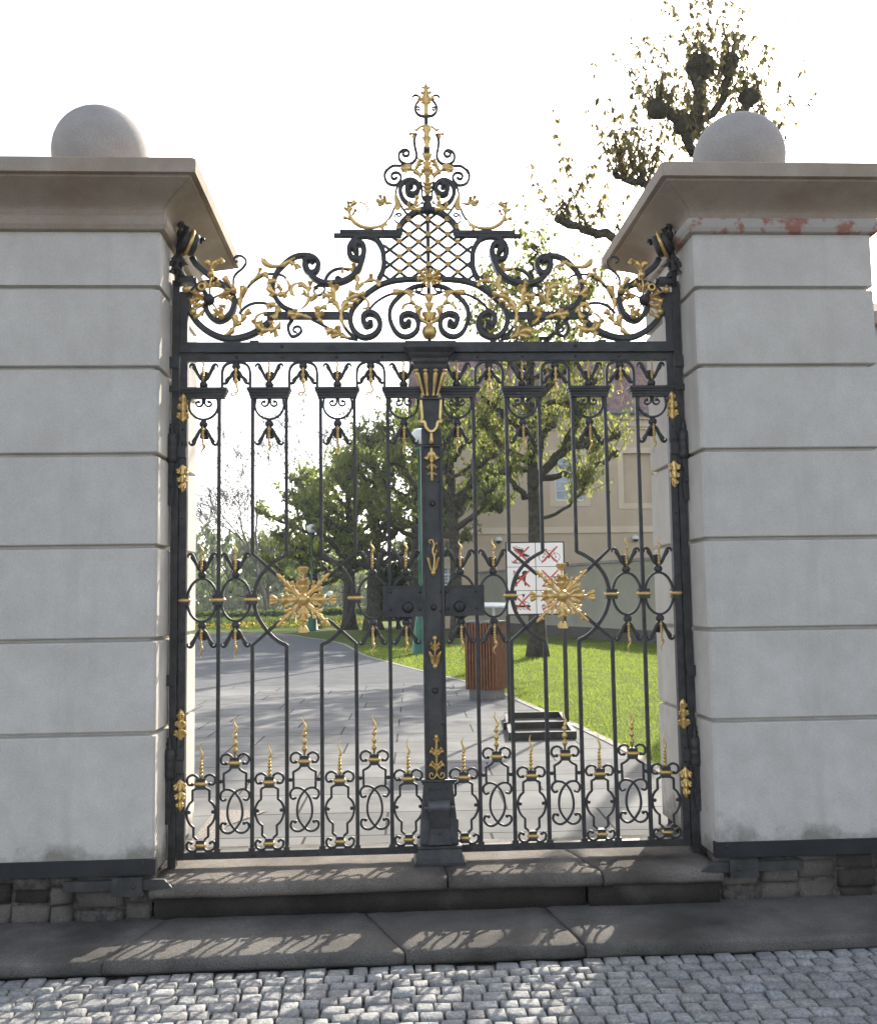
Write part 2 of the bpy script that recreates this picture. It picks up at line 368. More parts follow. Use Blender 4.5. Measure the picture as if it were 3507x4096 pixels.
BARS=[([(-918,3057),(-953,3027),(-1004,2989),(-1067,2960),(-1147,2945),(-1227,2957),(-1307,3001),(-1364,3060),(-1396,3125),(-1396,3184),(-1376,3225),(-1331,3263),(-1274,3278),(-1217,3270),(-1171,3243),(-1142,3202),(-1136,3154),(-1153,3101),(-1187,3066),(-1227,3051),(-1261,3066),(-1290,3101),(-1299,3142),(-1285,3172)],30,24,45,60),
([(-1383,3432),(-1360,3391),(-1320,3355),(-1274,3317),(-1217,3278),(-1171,3249)],30,22,40,30),
([(-1131,3213),(-1142,3261),(-1142,3308),(-1125,3338),(-1097,3362),(-1074,3392),(-1071,3415),(-1085,3433),(-1108,3444),(-1131,3436),(-1140,3421),(-1131,3408),(-1120,3412)],9,9,16,16),
([(-1110,3095),(-1079,3131),(-1039,3154),(-993,3161),(-947,3154),(-918,3137)],11,11,18,18),
([(-1110,3154),(-1076,3225),(-1050,3267),(-1010,3302),(-959,3329),(-907,3335),(-861,3326),(-838,3309)],10,9,18,14),
([(-798,3110),(-855,3137),(-895,3184),(-913,3237),(-910,3285),(-890,3344),(-855,3386),(-814,3422),(-768,3443),(-716,3446),(-676,3434),(-650,3404),(-650,3375),(-670,3345),(-705,3345),(-725,3368),(-725,3401),(-705,3425),(-687,3419)],22,24,34,70),
([(-293,3303),(-267,3363),(-263,3431),(-274,3491),(-307,3543),(-357,3564),(-407,3560),(-449,3525),(-466,3482),(-458,3439),(-425,3422),(-392,3431),(-379,3474),(-391,3513),(-424,3517),(-437,3491),(-425,3474)],24,25,38,80),
([(-381,3457),(-392,3414),(-417,3354),(-467,3307),(-534,3281),(-608,3277),(-666,3302),(-699,3336),(-719,3379),(-727,3413)],25,22,60,60),
([(-607,3273),(-604,3309),(-579,3344),(-541,3365),(-498,3368),(-467,3357)],16,10,22,16),
([(-598,3277),(-554,3267),(-523,3273),(-511,3289),(-520,3309),(-539,3315),(-548,3299),(-536,3286)],12,9,26,26),
([(-24,3303),(-74,3304),(-149,3300),(-218,3290),(-287,3267),(-350,3226),(-400,3181),(-444,3130),(-463,3073),(-457,3022),(-432,2978),(-389,2952),(-340,2959),(-302,2990),(-289,3035),(-308,3079),(-345,3098),(-379,3086),(-388,3054),(-370,3022),(-345,3032)],24,24,36,85),
([(-18,3268),(-81,3257),(-131,3232),(-182,3191),(-220,3143),(-233,3086),(-221,3028),(-191,2977),(-147,2955),(-104,2965),(-72,2996),(-65,3041),(-83,3079),(-121,3092),(-158,3079),(-165,3047),(-147,3022),(-121,3035)],18,24,34,85),
([(-369,3098),(-344,3130),(-307,3168),(-250,3203),(-200,3218),(-138,3232)],10,10,16,16),
([(-56,3263),(-36,3252),(-49,3229),(-74,3234),(-69,3248)],7,7,14,14),
([(-81,3227),(-50,3216),(-19,3206)],9,9,16,16),
([(-802,3060),(-824,3023),(-821,2985),(-803,2959),(-775,2966),(-753,2985),(-750,3003),(-766,3019),(-790,3013),(-796,2991),(-778,2985)],16,7,26,22),
([(-688,3060),(-648,3041),(-605,3016),(-562,2994),(-513,2965),(-470,2947),(-427,2940)],12,12,20,20),
([(-433,2946),(-463,2971),(-494,3010),(-512,3048)],16,12,24,20),
([(-697,3194),(-660,3201)],8,6,12,12),
([(-678,3251),(-647,3264),(-616,3257),(-617,3226),(-648,3206),(-672,3219),(-671,3245),(-654,3248)],9,8,22,22),
([(1,3730),(-63,3718),(-113,3686),(-152,3647),(-173,3604),(-178,3569)],30,26,40,40),
([(-84,3748),(-122,3765),(-149,3792),(-164,3827),(-165,3862),(-151,3890),(-124,3907),(-94,3908),(-67,3890),(-57,3866),(-64,3838),(-88,3821),(-115,3827),(-126,3848),(-121,3873),(-101,3880)],19,22,32,70),
([(-164,3898),(-181,3876),(-190,3848),(-194,3813)],9,9,14,14),
([(-201,3740),(-214,3702),(-234,3667)],9,9,14,14),
([(-169,3768),(-150,3733),(-120,3696)],9,9,14,14),
([(-171,3643),(-194,3657),(-200,3681),(-187,3702),(-167,3706),(-159,3695),(-174,3688),(-184,3695)],6,6,12,12),
([(-135,4003),(-171,4000),(-210,3999),(-241,3977),(-262,3943)],11,11,16,16),
([(-244,3978),(-256,3959),(-260,3934),(-248,3900),(-222,3882),(-191,3881),(-168,3904),(-162,3928),(-171,3949),(-194,3958),(-216,3947),(-218,3928),(-203,3917),(-188,3926)],12,10,18,22),
([(-71,4199),(-81,4177),(-84,4149),(-79,4111),(-70,4070),(-74,4042),(-92,4019),(-119,4009),(-150,4016),(-171,4034),(-176,4063),(-167,4085),(-146,4098),(-127,4095),(-115,4079),(-125,4060),(-146,4063),(-152,4079),(-137,4093)],13,10,18,20),
([(-46,3903),(-40,3870),(-35,3835),(-34,3807),(-24,3790),(-8,3785)],10,9,14,14),
([(-10,4308),(-48,4313),(-73,4333),(-80,4361),(-72,4387),(-56,4412),(-62,4435),(-80,4442),(-96,4431),(-98,4412)],12,6,18,12),
([(-78,4361),(-63,4368),(-52,4358),(-60,4347),(-69,4355)],6,6,12,12)]
LEAVES=[([(-947,3154),(-913,3145),(-890,3125),(-890,3089),(-913,3057)],40,3),
([(-947,3157),(-941,3137),(-933,3113)],28,2),
([(-1056,3261),(-1022,3296),(-982,3323),(-941,3332)],19,3),
([(-1005,3308),(-993,3332),(-982,3362)],20,2),
([(-768,3440),(-814,3410),(-866,3380),(-913,3373),(-947,3386),(-970,3410),(-979,3425)],28,2),
([(-826,3413),(-797,3392),(-774,3374),(-763,3353)],34,2),
([(-1099,3113),(-1105,3166),(-1091,3213),(-1076,3258)],35,2),
([(-1207,2957),(-1164,2975),(-1135,3013),(-1129,3048),(-1136,3086)],32,2),
([(-1136,3013),(-1096,3042),(-1076,3078),(-1039,3107)],34,3),
([(-1119,3213),(-1142,3243),(-1171,3278),(-1194,3311)],32,2),
([(-1262,3261),(-1263,3308),(-1267,3361),(-1240,3409)],34,2),
([(-1263,3367),(-1234,3406),(-1209,3406),(-1203,3382)],23,1),
([(-1267,3361),(-1286,3388),(-1306,3392)],25,1),
([(-1280,3272),(-1251,3267),(-1222,3278)],40,2),
([(-1257,3249),(-1285,3258),(-1311,3269)],34,2),
([(-1228,3193),(-1194,3207),(-1171,3237)],38,3),
([(-1228,3190),(-1182,3187),(-1145,3175)],34,3),
([(-1296,3193),(-1342,3201),(-1371,3225)],35,3),
([(-1291,3184),(-1342,3178),(-1390,3160)],41,3),
([(-1290,3125),(-1324,3137),(-1370,3137)],34,3),
([(-1307,3119),(-1330,3084),(-1370,3069)],28,2),
([(-1233,3125),(-1205,3113),(-1233,3078)],34,3),
([(-1262,3119),(-1233,3095),(-1256,3072)],28,2),
([(-1228,3142),(-1205,3134),(-1182,3128)],25,2),
([(-498,3366),(-454,3357),(-427,3322),(-418,3277),(-424,3219)],27,3),
([(-445,3350),(-439,3373),(-442,3392)],22,1),
([(-498,3366),(-507,3347),(-504,3325)],11,1),
([(-417,3226),(-393,3267),(-343,3290),(-302,3280),(-292,3245)],26,3),
([(-362,3283),(-343,3303),(-339,3328)],18,1),
([(-75,3223),(-132,3223),(-169,3223),(-216,3213)],31,2),
([(-156,3226),(-119,3213),(-95,3188)],37,3),
([(-491,3006),(-514,3054),(-512,3105),(-487,3159),(-449,3191),(-400,3200)],32,3),
([(-493,3149),(-468,3187),(-450,3222)],33,2),
([(-506,3105),(-475,3130),(-447,3133)],27,2),
([(-468,3162),(-437,3168),(-409,3159)],27,2),
([(-412,3200),(-378,3184),(-355,3152),(-363,3121),(-394,3114)],12,1),
([(-431,3197),(-400,3203),(-372,3213)],22,1),
([(-518,3086),(-537,3136),(-555,3194),(-564,3251)],27,2),
([(-561,3232),(-567,3257),(-579,3277)],37,2),
([(-558,3219),(-542,3245),(-536,3261)],24,1),
([(-546,3156),(-573,3197),(-626,3194)],38,3),
([(-534,3130),(-561,3159),(-592,3165)],31,2),
([(-473,2945),(-519,2965),(-562,2991),(-606,2977)],43,3),
([(-519,2965),(-531,2991),(-539,3016)],27,1),
([(-525,2962),(-556,2956),(-578,2945)],24,1),
([(-618,3029),(-648,3067),(-654,3105),(-660,3133)],32,3),
([(-648,3092),(-636,3124),(-595,3124)],31,2),
([(-645,3073),(-623,3092),(-617,3095)],22,1),
([(-688,3064),(-741,3081),(-784,3086),(-827,3089)],35,3),
([(-759,3083),(-778,3098),(-783,3114)],24,1),
([(-772,3076),(-790,3067),(-802,3057)],24,1),
([(-845,3299),(-827,3283),(-817,3251),(-833,3219),(-870,3205),(-901,3209),(-928,3232),(-938,3267),(-913,3283),(-882,3276)],28,4),
([(-851,3213),(-845,3200),(-833,3181)],24,1),
([(-907,3209),(-919,3200),(-928,3187)],24,1),
([(-864,3219),(-870,3244),(-888,3251)],34,2),
([(-931,3260),(-935,3295),(-962,3324)],21,2),
([(-762,3111),(-722,3143),(-702,3187),(-709,3232),(-740,3264),(-783,3267),(-805,3237),(-797,3203),(-774,3190)],22,3),
([(-703,3187),(-722,3206),(-737,3213)],31,2),
([(-706,3232),(-728,3251),(-762,3260)],27,2),
([(-703,3219),(-697,3257),(-694,3283)],27,2),
([(-697,3162),(-672,3187),(-654,3200)],24,1),
([(-944,3092),(-974,3095),(-1005,3076),(-1014,3048),(-996,3016)],11,1),
([(-870,3042),(-882,3010),(-932,2991),(-981,2997),(-1002,3029)],40,4),
([(-956,2997),(-974,3016),(-987,3042)],31,2),
([(-913,2997),(-919,3023),(-922,3042)],28,2),
([(-895,2997),(-895,2972),(-887,2947)],24,1),
([(-968,2991),(-981,2972),(-990,2960)],27,1),
([(-1011,3029),(-1020,3038),(-1027,3051)],21,1),
([(-3,3031),(-46,3057),(-63,3098),(-48,3133)],34,2),
([(-58,3105),(-83,3143),(-114,3163)],29,2),
([(-107,3154),(-145,3140),(-159,3105)],13,1),
([(-9,3047),(-27,3079),(-33,3098)],21,1),
([(-194,3816),(-188,3785),(-180,3754),(-190,3714)],29,1),
([(-200,3761),(-233,3759),(-267,3761),(-313,3774)],20,2),
([(-257,3761),(-276,3781),(-286,3805)],20,2),
([(-246,3764),(-256,3781),(-260,3799)],16,1),
([(-260,3755),(-283,3750),(-300,3743)],16,1),
([(-232,3669),(-251,3643),(-281,3622),(-322,3610),(-375,3610),(-415,3625),(-445,3649),(-463,3683),(-466,3714)],17,1),
([(-441,3646),(-463,3687),(-464,3721),(-447,3749),(-427,3765)],28,3),
([(-445,3649),(-471,3663),(-501,3666)],20,2),
([(-466,3721),(-474,3714),(-496,3725)],13,1),
([(-459,3732),(-471,3746),(-469,3763)],23,2),
([(-451,3683),(-438,3701),(-429,3718)],18,2),
([(-437,3760),(-410,3765),(-384,3756),(-364,3739),(-357,3715),(-368,3693)],7,1),
([(-244,3653),(-258,3626),(-278,3595)],20,2),
([(-261,3636),(-248,3626),(-240,3622)],11,1),
([(-145,3727),(-113,3727),(-76,3723),(-42,3718)],26,3),
([(-109,3727),(-82,3744),(-72,3772),(-66,3802)],26,3),
([(-106,3734),(-116,3751),(-104,3765)],16,1),
([(-79,3734),(-52,3751),(-28,3765)],14,2),
([(-43,3903),(-54,3936),(-83,3960),(-123,3972),(-170,3966)],31,2),
([(-50,3922),(-39,3946),(-29,3964)],23,2),
([(-86,3960),(-113,3967),(-144,3944)],16,2),
([(-80,3966),(-68,3985),(-56,4004),(-47,4026)],35,3),
([(-159,3981),(-129,3984),(-99,3969)],32,1),
([(-7,4246),(-37,4239),(-59,4222),(-74,4196)],10,1),
([(-65,4215),(-77,4212),(-80,4215)],12,1),
([(-77,4193),(-96,4187),(-117,4186)],18,2),
([(-82,4183),(-90,4171),(-99,4158)],12,1),
([(-4,4235),(-19,4216),(-35,4200)],20,1),
([(-4,4200),(-17,4175),(-34,4149)],23,2)]
MID_LEAVES=[([(-2,3044),(1,3098),(3,3149),(0,3207)],55,3),
([(-10,4316),(-11,4356),(-11,4394),(-12,4432),(-14,4467),(-17,4497)],44,4),
([(-4,4094),(-4,4140),(-4,4187),(-7,4241)],32,2),
([(-9,3963),(-7,3995),(-7,4026),(-6,4061)],56,2),
([(1,3912),(0,3940),(-3,3975)],55,2),
([(-1,3807),(0,3835),(0,3877)],62,3),
([(0,3870),(1,3891),(1,3912)],23,1)]
# ------------------------------------------------------------------ wrought iron gate
def mm(pts): return [(a/1000+.0165*min(1, max(0, (b-3560)/900)), b/1000) for a, b in pts]
def collar_mb(mb, x, z, w=.066, h=.02, y=-.006):
    mb.use('iron', False); mb.bbox(x-w*.36, x+w*.36, y-.022, y+.022, z-h*1.15, z+h*1.12)
    mb.use('gold', True)
    prof = []
    for i in range(9):
        a = pi*i/8; prof.append((max(.0006, h/2*sin(a)**.5*1.0), -w/2*cos(a)))
    mb.lathe((x, y, z), [(max(.0006, p[0]*1.0), p[1]) for p in prof], 10, 'x')
    mb.lathe((x, y-.018, z), prof, 10, 'x'); mb.bbox(x-w*.42, x+w*.42, y-.018, y, z-h*.47, z+h*.47)
def tulip_mb(up=1, spread=.075, h=.115):
    mb = MB(); mb.use('iron', True); mb.ball((0,0,0), .026, 12, .9)
    mb.lathe((0,0,0), [(.010,.015*up),(.017,.022*up),(.011,.03*up),(.013,.036*up)][::up], 10)
    for sg in (-1, 1):
        P = smooth2([(sg*.003,.022*up),(sg*.020,.036*up),(sg*.032,.060*up),(sg*.044,h*.74*up),(sg*spread*.74,h*.97*up),(sg*spread*.92,h*1.03*up),(sg*spread*1.06,h*.95*up),(sg*spread*1.04,h*.84*up)], 4)
        mb.strap(P, .013, .004, .020, .008, 0, 1, wm=.019)
        mb.leafy([(sg*.040,h*.60*up),(sg*.049,h*.78*up),(sg*.058,h*.95*up)], .026, 1, y=-.008, lift=.002, th=.006)
    mb.leafy([(.001,.020*up),(0,.045*up),(-.002,.085*up)], .050, 1, y=.014, lift=-.012, th=.004)
    mb.leafy([(.002,.020*up),(.001,.034*up),(0,.046*up)], .036, 1, y=-.014, lift=.006, th=.004)
    return mb
def spike_mb(up, z0, z1, beads, bead_r=.009, wav=.008, y=-.004, rad=.006):
    """golden spike: a string of beads ending in a wavy flame"""
    mb = MB(); mb.use('gold', True); L = z1-z0; nb = len(beads); prof = [(.004, z0)]
    for i, b in enumerate(beads):
        r = bead_r*(1-.05*i)
        prof += [(r*.42, b-r*1.05), (r*.85, b-r*.6), (r, b), (r*.85, b+r*.6), (r*.42, b+r*1.05)]
    if up < 0: prof = [(r, -z) for r, z in prof][::-1]
    mb.lathe((0, y, 0), prof, 10)
    zb = beads[-1]+bead_r; pts = []; rads = []
    for i in range(13):
        t = i/12; pts.append((wav*sin(t*pi*2.1)*(1-t*.3), y, up*(zb+(z1-zb)*t))); rads.append(rad*(1-t)**.8+.0009)
    mb.tube(pts, rads, 6); return mb
def rivet(mb, x, y, z, r=.007):
    mb.lathe((x, y, z), [(r, .004), (r*.9, -r*.35), (r*.5, -r*.7), (.001, -r*.8)][::-1], 8, 'y')
def capital_mb(x0, x1):
    mb = MB(); mb.use('iron', False)
    def ring(e, d, z): return [(x0-e, -d, z), (x1+e, -d, z), (x1+e, d, z), (x0-e, d, z)]
    mb.loft([ring(0,.022,2.592), ring(0,.022,2.603), ring(.004,.026,2.606), ring(.005,.027,2.617), ring(.011,.033,2.626), ring(.011,.033,2.633),
             ring(.017,.04,2.638), ring(.017,.04,2.652)]); return mb
def bolt_leaf_mb(z0, z1, w, n=3, y=-.03):
    """gilt acanthus drop laid on a stile, growing from z0 towards z1"""
    mb = MB(); mb.use('gold', True); L = z1-z0
    mb.leafy([(0,z0),(0,z0+L*.5),(0,z1)], w*.5, 1, y=y, lift=.004)
    for zb, s in ((.03,1.0),(.36,.85),(.66,.6)):
        z = z0+L*zb
        mb.leafy([(0,z),(0,z+L*.17*s),(0,z+L*.36*s)], w*.42*s, 1, y=y-.010, lift=.006, taper0=.8)
        for sg in (-1,1):
            mb.leafy([(sg*w*.06,z),(sg*w*.20*s,z+L*.16*s),(sg*w*.36*s,z+L*.30*s)], w*.34*s, 2, y=y-.006, lift=.014, taper0=.7)
            mb.leafy([(sg*w*.10,z+L*.05*s),(sg*w*.30*s,z+L*.14*s),(sg*w*.46*s,z+L*.20*s)], w*.24*s, 1, y=y-.003, lift=.012)
    return mb
SPK = {}
def leaf_gate(sg, label):
    """one hinged leaf; sg=-1 left, +1 right"""
    root = thing('gate_leaf', (sg*1.445, 0, -.005), label, 'gate')
    def fin(mb): return mb.flip() if sg < 0 else mb
    def B(name, mb, parent=root): return fin(mb).build(name, parent)
    mb = MB(); mb.use('iron', False); mb.bbox(1.402, 1.443, -.021, .021, -.003, 2.853)
    mb.use('iron_dull'); mb.bbox(1.4015, 1.4435, -.027, -.0215, 2.20, 2.452); mb.bbox(1.4015, 1.4435, -.027, -.0215, .44, .655)
    mb.use('iron', True)
    for z in (2.41, 2.33, 2.25, .62, .545, .465, 1.9, 1.2, .12): rivet(mb, 1.424, -.028, z, .008)
    B('hinge_stile', mb)
    mb = MB(); mb.use('iron', False); mb.bbox(.064, 1.4015, -.0195, .0195, 2.8105, 2.852); mb.use('iron', True)
    for x in (.545, 1.12, .86, .28): rivet(mb, x, -.021, 2.833, .009)
    B('top_rail', mb)
    mb = MB(); mb.use('iron', False); mb.bbox(.064, 1.4015, -.0205, .0205, -.002, .036); mb.use('iron', True)
    for x in (1.335, 1.258, 1.20, 1.045, 1.015, .915, .85, .66, .618, .535, .46, .43, .268, .235): rivet(mb, x, -.022, .017, .007)
    B('bottom_rail', mb)
    w = .0215
    def foot(mb, x): mb.use('iron', False); mb.bbox(x-.017, x+.017, -.0165, .0165, .036, .052)
    for x in (1.222, .25):
        mb = MB(); mb.use('iron', False); mb.strap([(x,.036),(x,2.592)], w, w*.92, .024, .024, 0, 1); foot(mb, x); B('bar', mb)
    for xo, xi in ((1.031, .838), (.444, .64)):
        cx = .741 if xo > .74 else .741
        d = 1 if xo > .741 else -1
        # straight bar turning in towards the rosette, upper and lower halves
        mb = MB(); mb.use('iron', False)
        mb.strap([(xo,2.592),(xo,1.692),(xo-d*.088,1.611),(xo-d*.16,1.548)], w*.92, w*.9, .024, .02, 0, 1); B('bar', mb)
        mb = MB(); mb.use('iron', False)
        mb.strap([(xo,.036),(xo,1.170),(xo-d*.088,1.247),(xo-d*.155,1.305)], w, w*.9, .024, .02, 0, 1); foot(mb, xo); B('bar', mb)
        # bar bowing out to the collar
        mb = MB(); mb.use('iron', False)
        c = [(xi,1.680)]+smooth2([(xi,1.680),(xi+d*.05,1.655),(xi+d*.108,1.611),(xi+d*.165,1.53),(xi+d*.185,1.43),(xi+d*.165,1.335),(xi+d*.108,1.247),(xi+d*.05,1.192),(xi,1.168)], 5)[1:]
        mb.strap([(xi,2.592)]+c+[(xi,.036)], w*.92, w, .025, .025, .0035, 1); foot(mb, xi)
        mb.use('iron', True); rivet(mb, xo-d*.088, -.014, 1.611, .011); rivet(mb, xo-d*.088, -.014, 1.247, .011)
        B('bar', mb)
    for x0, x1 in ((1.19, 1.425), (.825, 1.045), (.43, .655), (.062, .265)): B('capital', capital_mb(x0, x1))
    arches = ((1.126, 2), (.739, 4), (.347, 6))
    for x, _ in arches:
        mb = MB(); mb.use('iron', False)
        mb.strap([(x-.080,2.652),(x-.080,2.745),(x-.066,2.785),(x-.035,2.803),(x,2.806),(x+.035,2.803),(x+.066,2.785),(x+.080,2.745),(x+.080,2.652)], .0155, .0155, .022, .022, 0, 5)
        B('arch', mb)
    for x in (1.312, .935, .541, .156):
        mb = MB(); mb.use('iron', False)
        mb.strap([(x-.078,2.592)]+arc(x, 2.553, .083, .083, 170, 370, 16)+[(x+.078,2.592)], .013, .013, .018, .018, 0, 2)
        for q in (-1, 1): mb.strap([(x+q*.006,2.592)]+[(x+q*(.03)+a*q, b) for a, b in spiral(0, 2.566, .024, .008, 175, 460, 14)], .0115, .009, .016, .014, .002, 2, knob=.009)
        B('hanging_ring', mb)
    rings = (1.315, 1.125, .348, .157)
    for x in rings:
        mb = MB(); mb.use('iron', False)
        mb.strap(arc(x, 1.43, .083, .121, -90, 270, 32), .0135, .0135, .02, .02, 0, 2); B('oval_ring', mb)
    for x in (1.41, 1.222, 1.032, .446):
        mb = MB(); collar_mb(mb, x, 1.43, .088 if x < 1.4 else .07, .025, -.01); B('collar', mb)
    # tulips with their golden spikes: shared meshes
    def put(key, mk, name, x, z, parent):
        if key not in SPK:
            me = mk().mesh(name); SPK[key] = me
        o = bpy.data.objects.new(name, SPK[key]); COL.objects.link(o); place(o, (sg*x, 0, z), parent); return o
    def tulip(x, z, up, spk):
        h = .117 if spk != 'arch' else .098
        t = put(('t', up, h), lambda: tulip_mb(up, .075, h), 'tulip_finial', x, z, root)
        dfl = {'long': lambda: spike_mb(up, .015, .188, [.036,.051,.066,.081,.095,.108], .0095, .009, -.022, .0075), 'short': lambda: spike_mb(up, .015, .137, [.034,.048,.061,.074,.087,.099], .0088, .003, -.022, .0065),
               'arch': lambda: curl_mb()}[spk]
        put((spk, up), dfl, 'spike', x, z, t)
    for x in (1.312, .935, .541, .156):
        tulip(x, 2.674, 1, 'short'); tulip(x, 2.443, -1, 'long')
    for x, _ in arches: tulip(x, 2.782, -1, 'arch')
    for x in rings: tulip(x, 1.573, 1, 'long'); tulip(x, 1.286, -1, 'long')
    # rosette
    mb = MB(); mb.use('gold', True); cx, cz = .741, 1.424
    for k in range(8):
        a = radians(90+45*k); ca, sa = cos(a), sin(a)
        def pt(r, o=0): return (cx+ca*r-sa*o, cz+sa*r+ca*o)
        if k % 2 == 0:
            mb.leafy([pt(.022),pt(.06),pt(.100)], .040, 1, y=-.036, lift=.010, taper0=.5)
            mb.leafy([pt(.045),pt(.08),pt(.118)], .062, 2, y=-.042, lift=.020, taper0=.3)
            for q in (-1,1):
                mb.leafy([pt(.055,q*.008),pt(.080,q*.020),pt(.100,q*.036)], .030, 2, y=-.040, lift=.016)
                mb.leafy([pt(.045,q*.008),pt(.062,q*.020),pt(.078,q*.031)], .022, 1, y=-.038, lift=.012)
            mb.tube([(pt(.09)[0],-.038,pt(.09)[1]),(pt(.155)[0],-.038,pt(.155)[1])], .006, 6)
            for q in (-1,0,1): mb.leafy([pt(.146,q*.004),pt(.165,q*.013),pt(.188,q*.019)], .030, 1, y=-.038, lift=.012)
        else:
            mb.leafy([pt(.03),pt(.07),pt(.11)], .026, 1, y=-.030, lift=.006, taper0=.6)
            mb.leafy([pt(.075),pt(.105),pt(.142)], .034, 2, y=-.036, lift=.012, taper0=.4)
            for q in (-1,1): mb.leafy([pt(.070,q*.006),pt(.096,q*.017),pt(.122,q*.031)], .022, 2, y=-.034, lift=.014)
            mb.leafy([pt(.12),pt(.17),pt(.214)], .020, 1, y=-.030, lift=.004)
            for q in (-1,1): mb.ball((pt(.172,q*.013)[0], -.030, pt(.172,q*.013)[1]), .0075, 8)
    mb.lathe((cx, -.04, cz), [(.001,-.036),(.018,-.034),(.03,-.022),(.036,-.005),(.034,.03),(.02,.04)], 16, 'y')
    B('rosette', mb)
    # bottom panels, alternating low and high
    bays = [1.314, 1.1265, .9345, .739, .542, .347, .157]
    for i, x in enumerate(bays):
        mb = MB(); w2 = .0125; low = i % 2 == 0
        def st(pts, w=w2, w1=None, knob=0, y=0):
            mb.use('iron', False)
            for q in (-1, 1): mb.strap([(x+q*a, b) for a, b in pts], w, w1 or w, .018, .018, y, 5, knob)
        zt = .410 if low else .521
        st([(.010,zt+.012),(.022,zt+.034),(.045,zt+.046),(.070,zt+.036),(.078,zt+.012),(.066,zt-.008),(.048,zt-.006)], knob=.0095)
        if low:
            st([(.014,zt-.014),(.028,zt-.030)]); st([(.028,zt-.030),(.047,.371)]); st([(.047,.373),(.047,.312)])
            st([(.047,.314),(.064,.298),(.076,.275),(.080,.25),(.074,.215),(.060,.188),(.040,.170)]); st([(.040,.173),(.041,.116)]); st([(.041,.119),(.025,.105),(.012,.090)])
            st([(.012,.062),(.028,.044),(.050,.040),(.072,.053),(.077,.076),(.066,.090),(.052,.084)], knob=.0085)
            mb.use('iron', True)
            for q in (-1,1): mb.ball((x+q*.066, -.002, .252), .011, 10)
        else:
            st([(.014,zt-.014),(.030,zt-.042),(.063,.460)]); st([(.063,.463),(.061,.372)])
            st([(.046,.318),(.066,.312),(.079,.328),(.076,.354),(.054,.371),(.022,.368),(-.008,.346),(-.032,.305),(-.042,.252),(-.034,.202),(0,.152),(.030,.134),(.060,.140),(.078,.163),(.071,.188),(.052,.186)], knob=.0095)
            mb.use('iron', True)
            for q in (-1,1): mb.ball((x+q*.078, -.002, .417), .012, 10)
        pn = B('scroll_panel', mb)
        c = MB(); collar_mb(c, x, zt, .072, .027); B('collar', c, pn)
        if low: c = MB(); collar_mb(c, x, .076, .064, .024); B('collar', c, pn)
        if low: put('lowspike', lambda: spike_mb(1, .0, .205, [.022,.043,.063,.082,.100], .0125, .007, rad=.0075), 'spike', x, zt+.02, pn)
        else: put('highspike', lambda: spike_mb(1, .0, .235, [.045,.086,.126], .0155, .009, rad=.0085), 'spike', x, zt+.02, pn)
    # lock plate
    mb = MB(); mb.use('iron', False); mb.bbox(.066, .288, -.043, .028, 1.319, 1.493)
    for a in ((.066,.288,1.483,1.4935),(.066,.288,1.3185,1.329)): mb.bbox(a[0]-.002, a[1]+.002, -.049, -.0435, a[2], a[3])
    mb.bbox(.277, .2895, -.0485, -.0432, 1.3292, 1.4828)
    mb.use('iron', True)
    for x, z in ((.246,1.461),(.246,1.362),(.08,1.461),(.08,1.362)): rivet(mb, x, -.045, z, .011)
    lp = B('lock_plate', mb)
    mb = MB(); mb.use('iron', True); mb.lathe((.147,-.043,1.371), [(.001,-.022),(.012,-.021),(.026,-.014),(.033,-.002)], 18, 'y')
    mb.use('dark', False); mb.lathe((.147,-.064,1.376), [(.001,-.0025),(.0075,-.002),(.0075,.004)], 10, 'y'); mb.prism([(.1435,1.353),(.1505,1.353),(.1495,1.374),(.1445,1.374)], -.0662, -.058)
    B('keyhole', mb, lp)
    # gilt drops on the hinge stile
    for z0, z1, wd in ((2.446,2.618,.074), (2.206,2.042,.074), (.650,.825,.074), (.442,.262,.074)):
        b = bolt_leaf_mb(z0, z1, wd); b.v = [(a+1.424, c, d) for a, c, d in b.v]; B('gilt_leaf', b)
    # hinges
    for zt in (2.37, .600):
        mb = MB(); mb.use('iron', True); hx = 1.482
        mb.lathe((hx,-.045,zt), [(.004,.075),(.012,.062),(.008,.05),(.016,.036),(.010,.02),(.022,.008),(.031,0),(.033,-.05),(.03,-.055),(.034,-.075),(.034,-.085),(.03,-.095),(.033,-.12),(.033,-.135),(.028,-.15),(.02,-.155)][::-1], 14)
        mb.use('iron_dull', False); mb.bbox(1.4035, 1.462, -.042, -.0285, zt-.125, zt-.06)
        mb.use('iron', False); mb.strap([(1.49,zt-.15),(1.487,zt-.20),(1.495,zt-.25),(1.482,zt-.30),(1.486,zt-.34),(1.492,zt-.40)], .034, .036, .016, .02, -.046, 5)
        mb.use('iron', True); rivet(mb, 1.484, -.057, zt-.29, .011)
        B('hinge', mb)
    return root
def curl_mb():
    """golden spike of the arches: two beads, then a long curling tail"""
    mb = MB(); mb.use('gold', True)
    mb.lathe((0,-.02,0), [(.004,-.105),(.013,-.098),(.014,-.09),(.007,-.078),(.006,-.07),(.013,-.06),(.013,-.052),(.006,-.044),(.007,-.03),(.008,-.018),(.004,-.012)], 10)
    P = smooth2([(0,-.006,-.10),(.006,-.006,-.125),(.012,-.008,-.14),(.004,-.012,-.157),(-.018,-.016,-.160),(-.027,-.02,-.170),(-.014,-.024,-.177),(.006,-.02,-.168),(.018,-.01,-.175),(.016,-.006,-.195),(.004,-.006,-.215),(.008,-.006,-.245)], 4)
    mb.tube(P, [.0068-.0052*i/(len(P)-1) for i in range(len(P))], 6); return mb
gl = leaf_gate(-1, 'left leaf of the black and gold iron gate, with the thick central meeting post')
gr = leaf_gate(1, 'right leaf of the black and gold iron gate, its rosette before the sign')
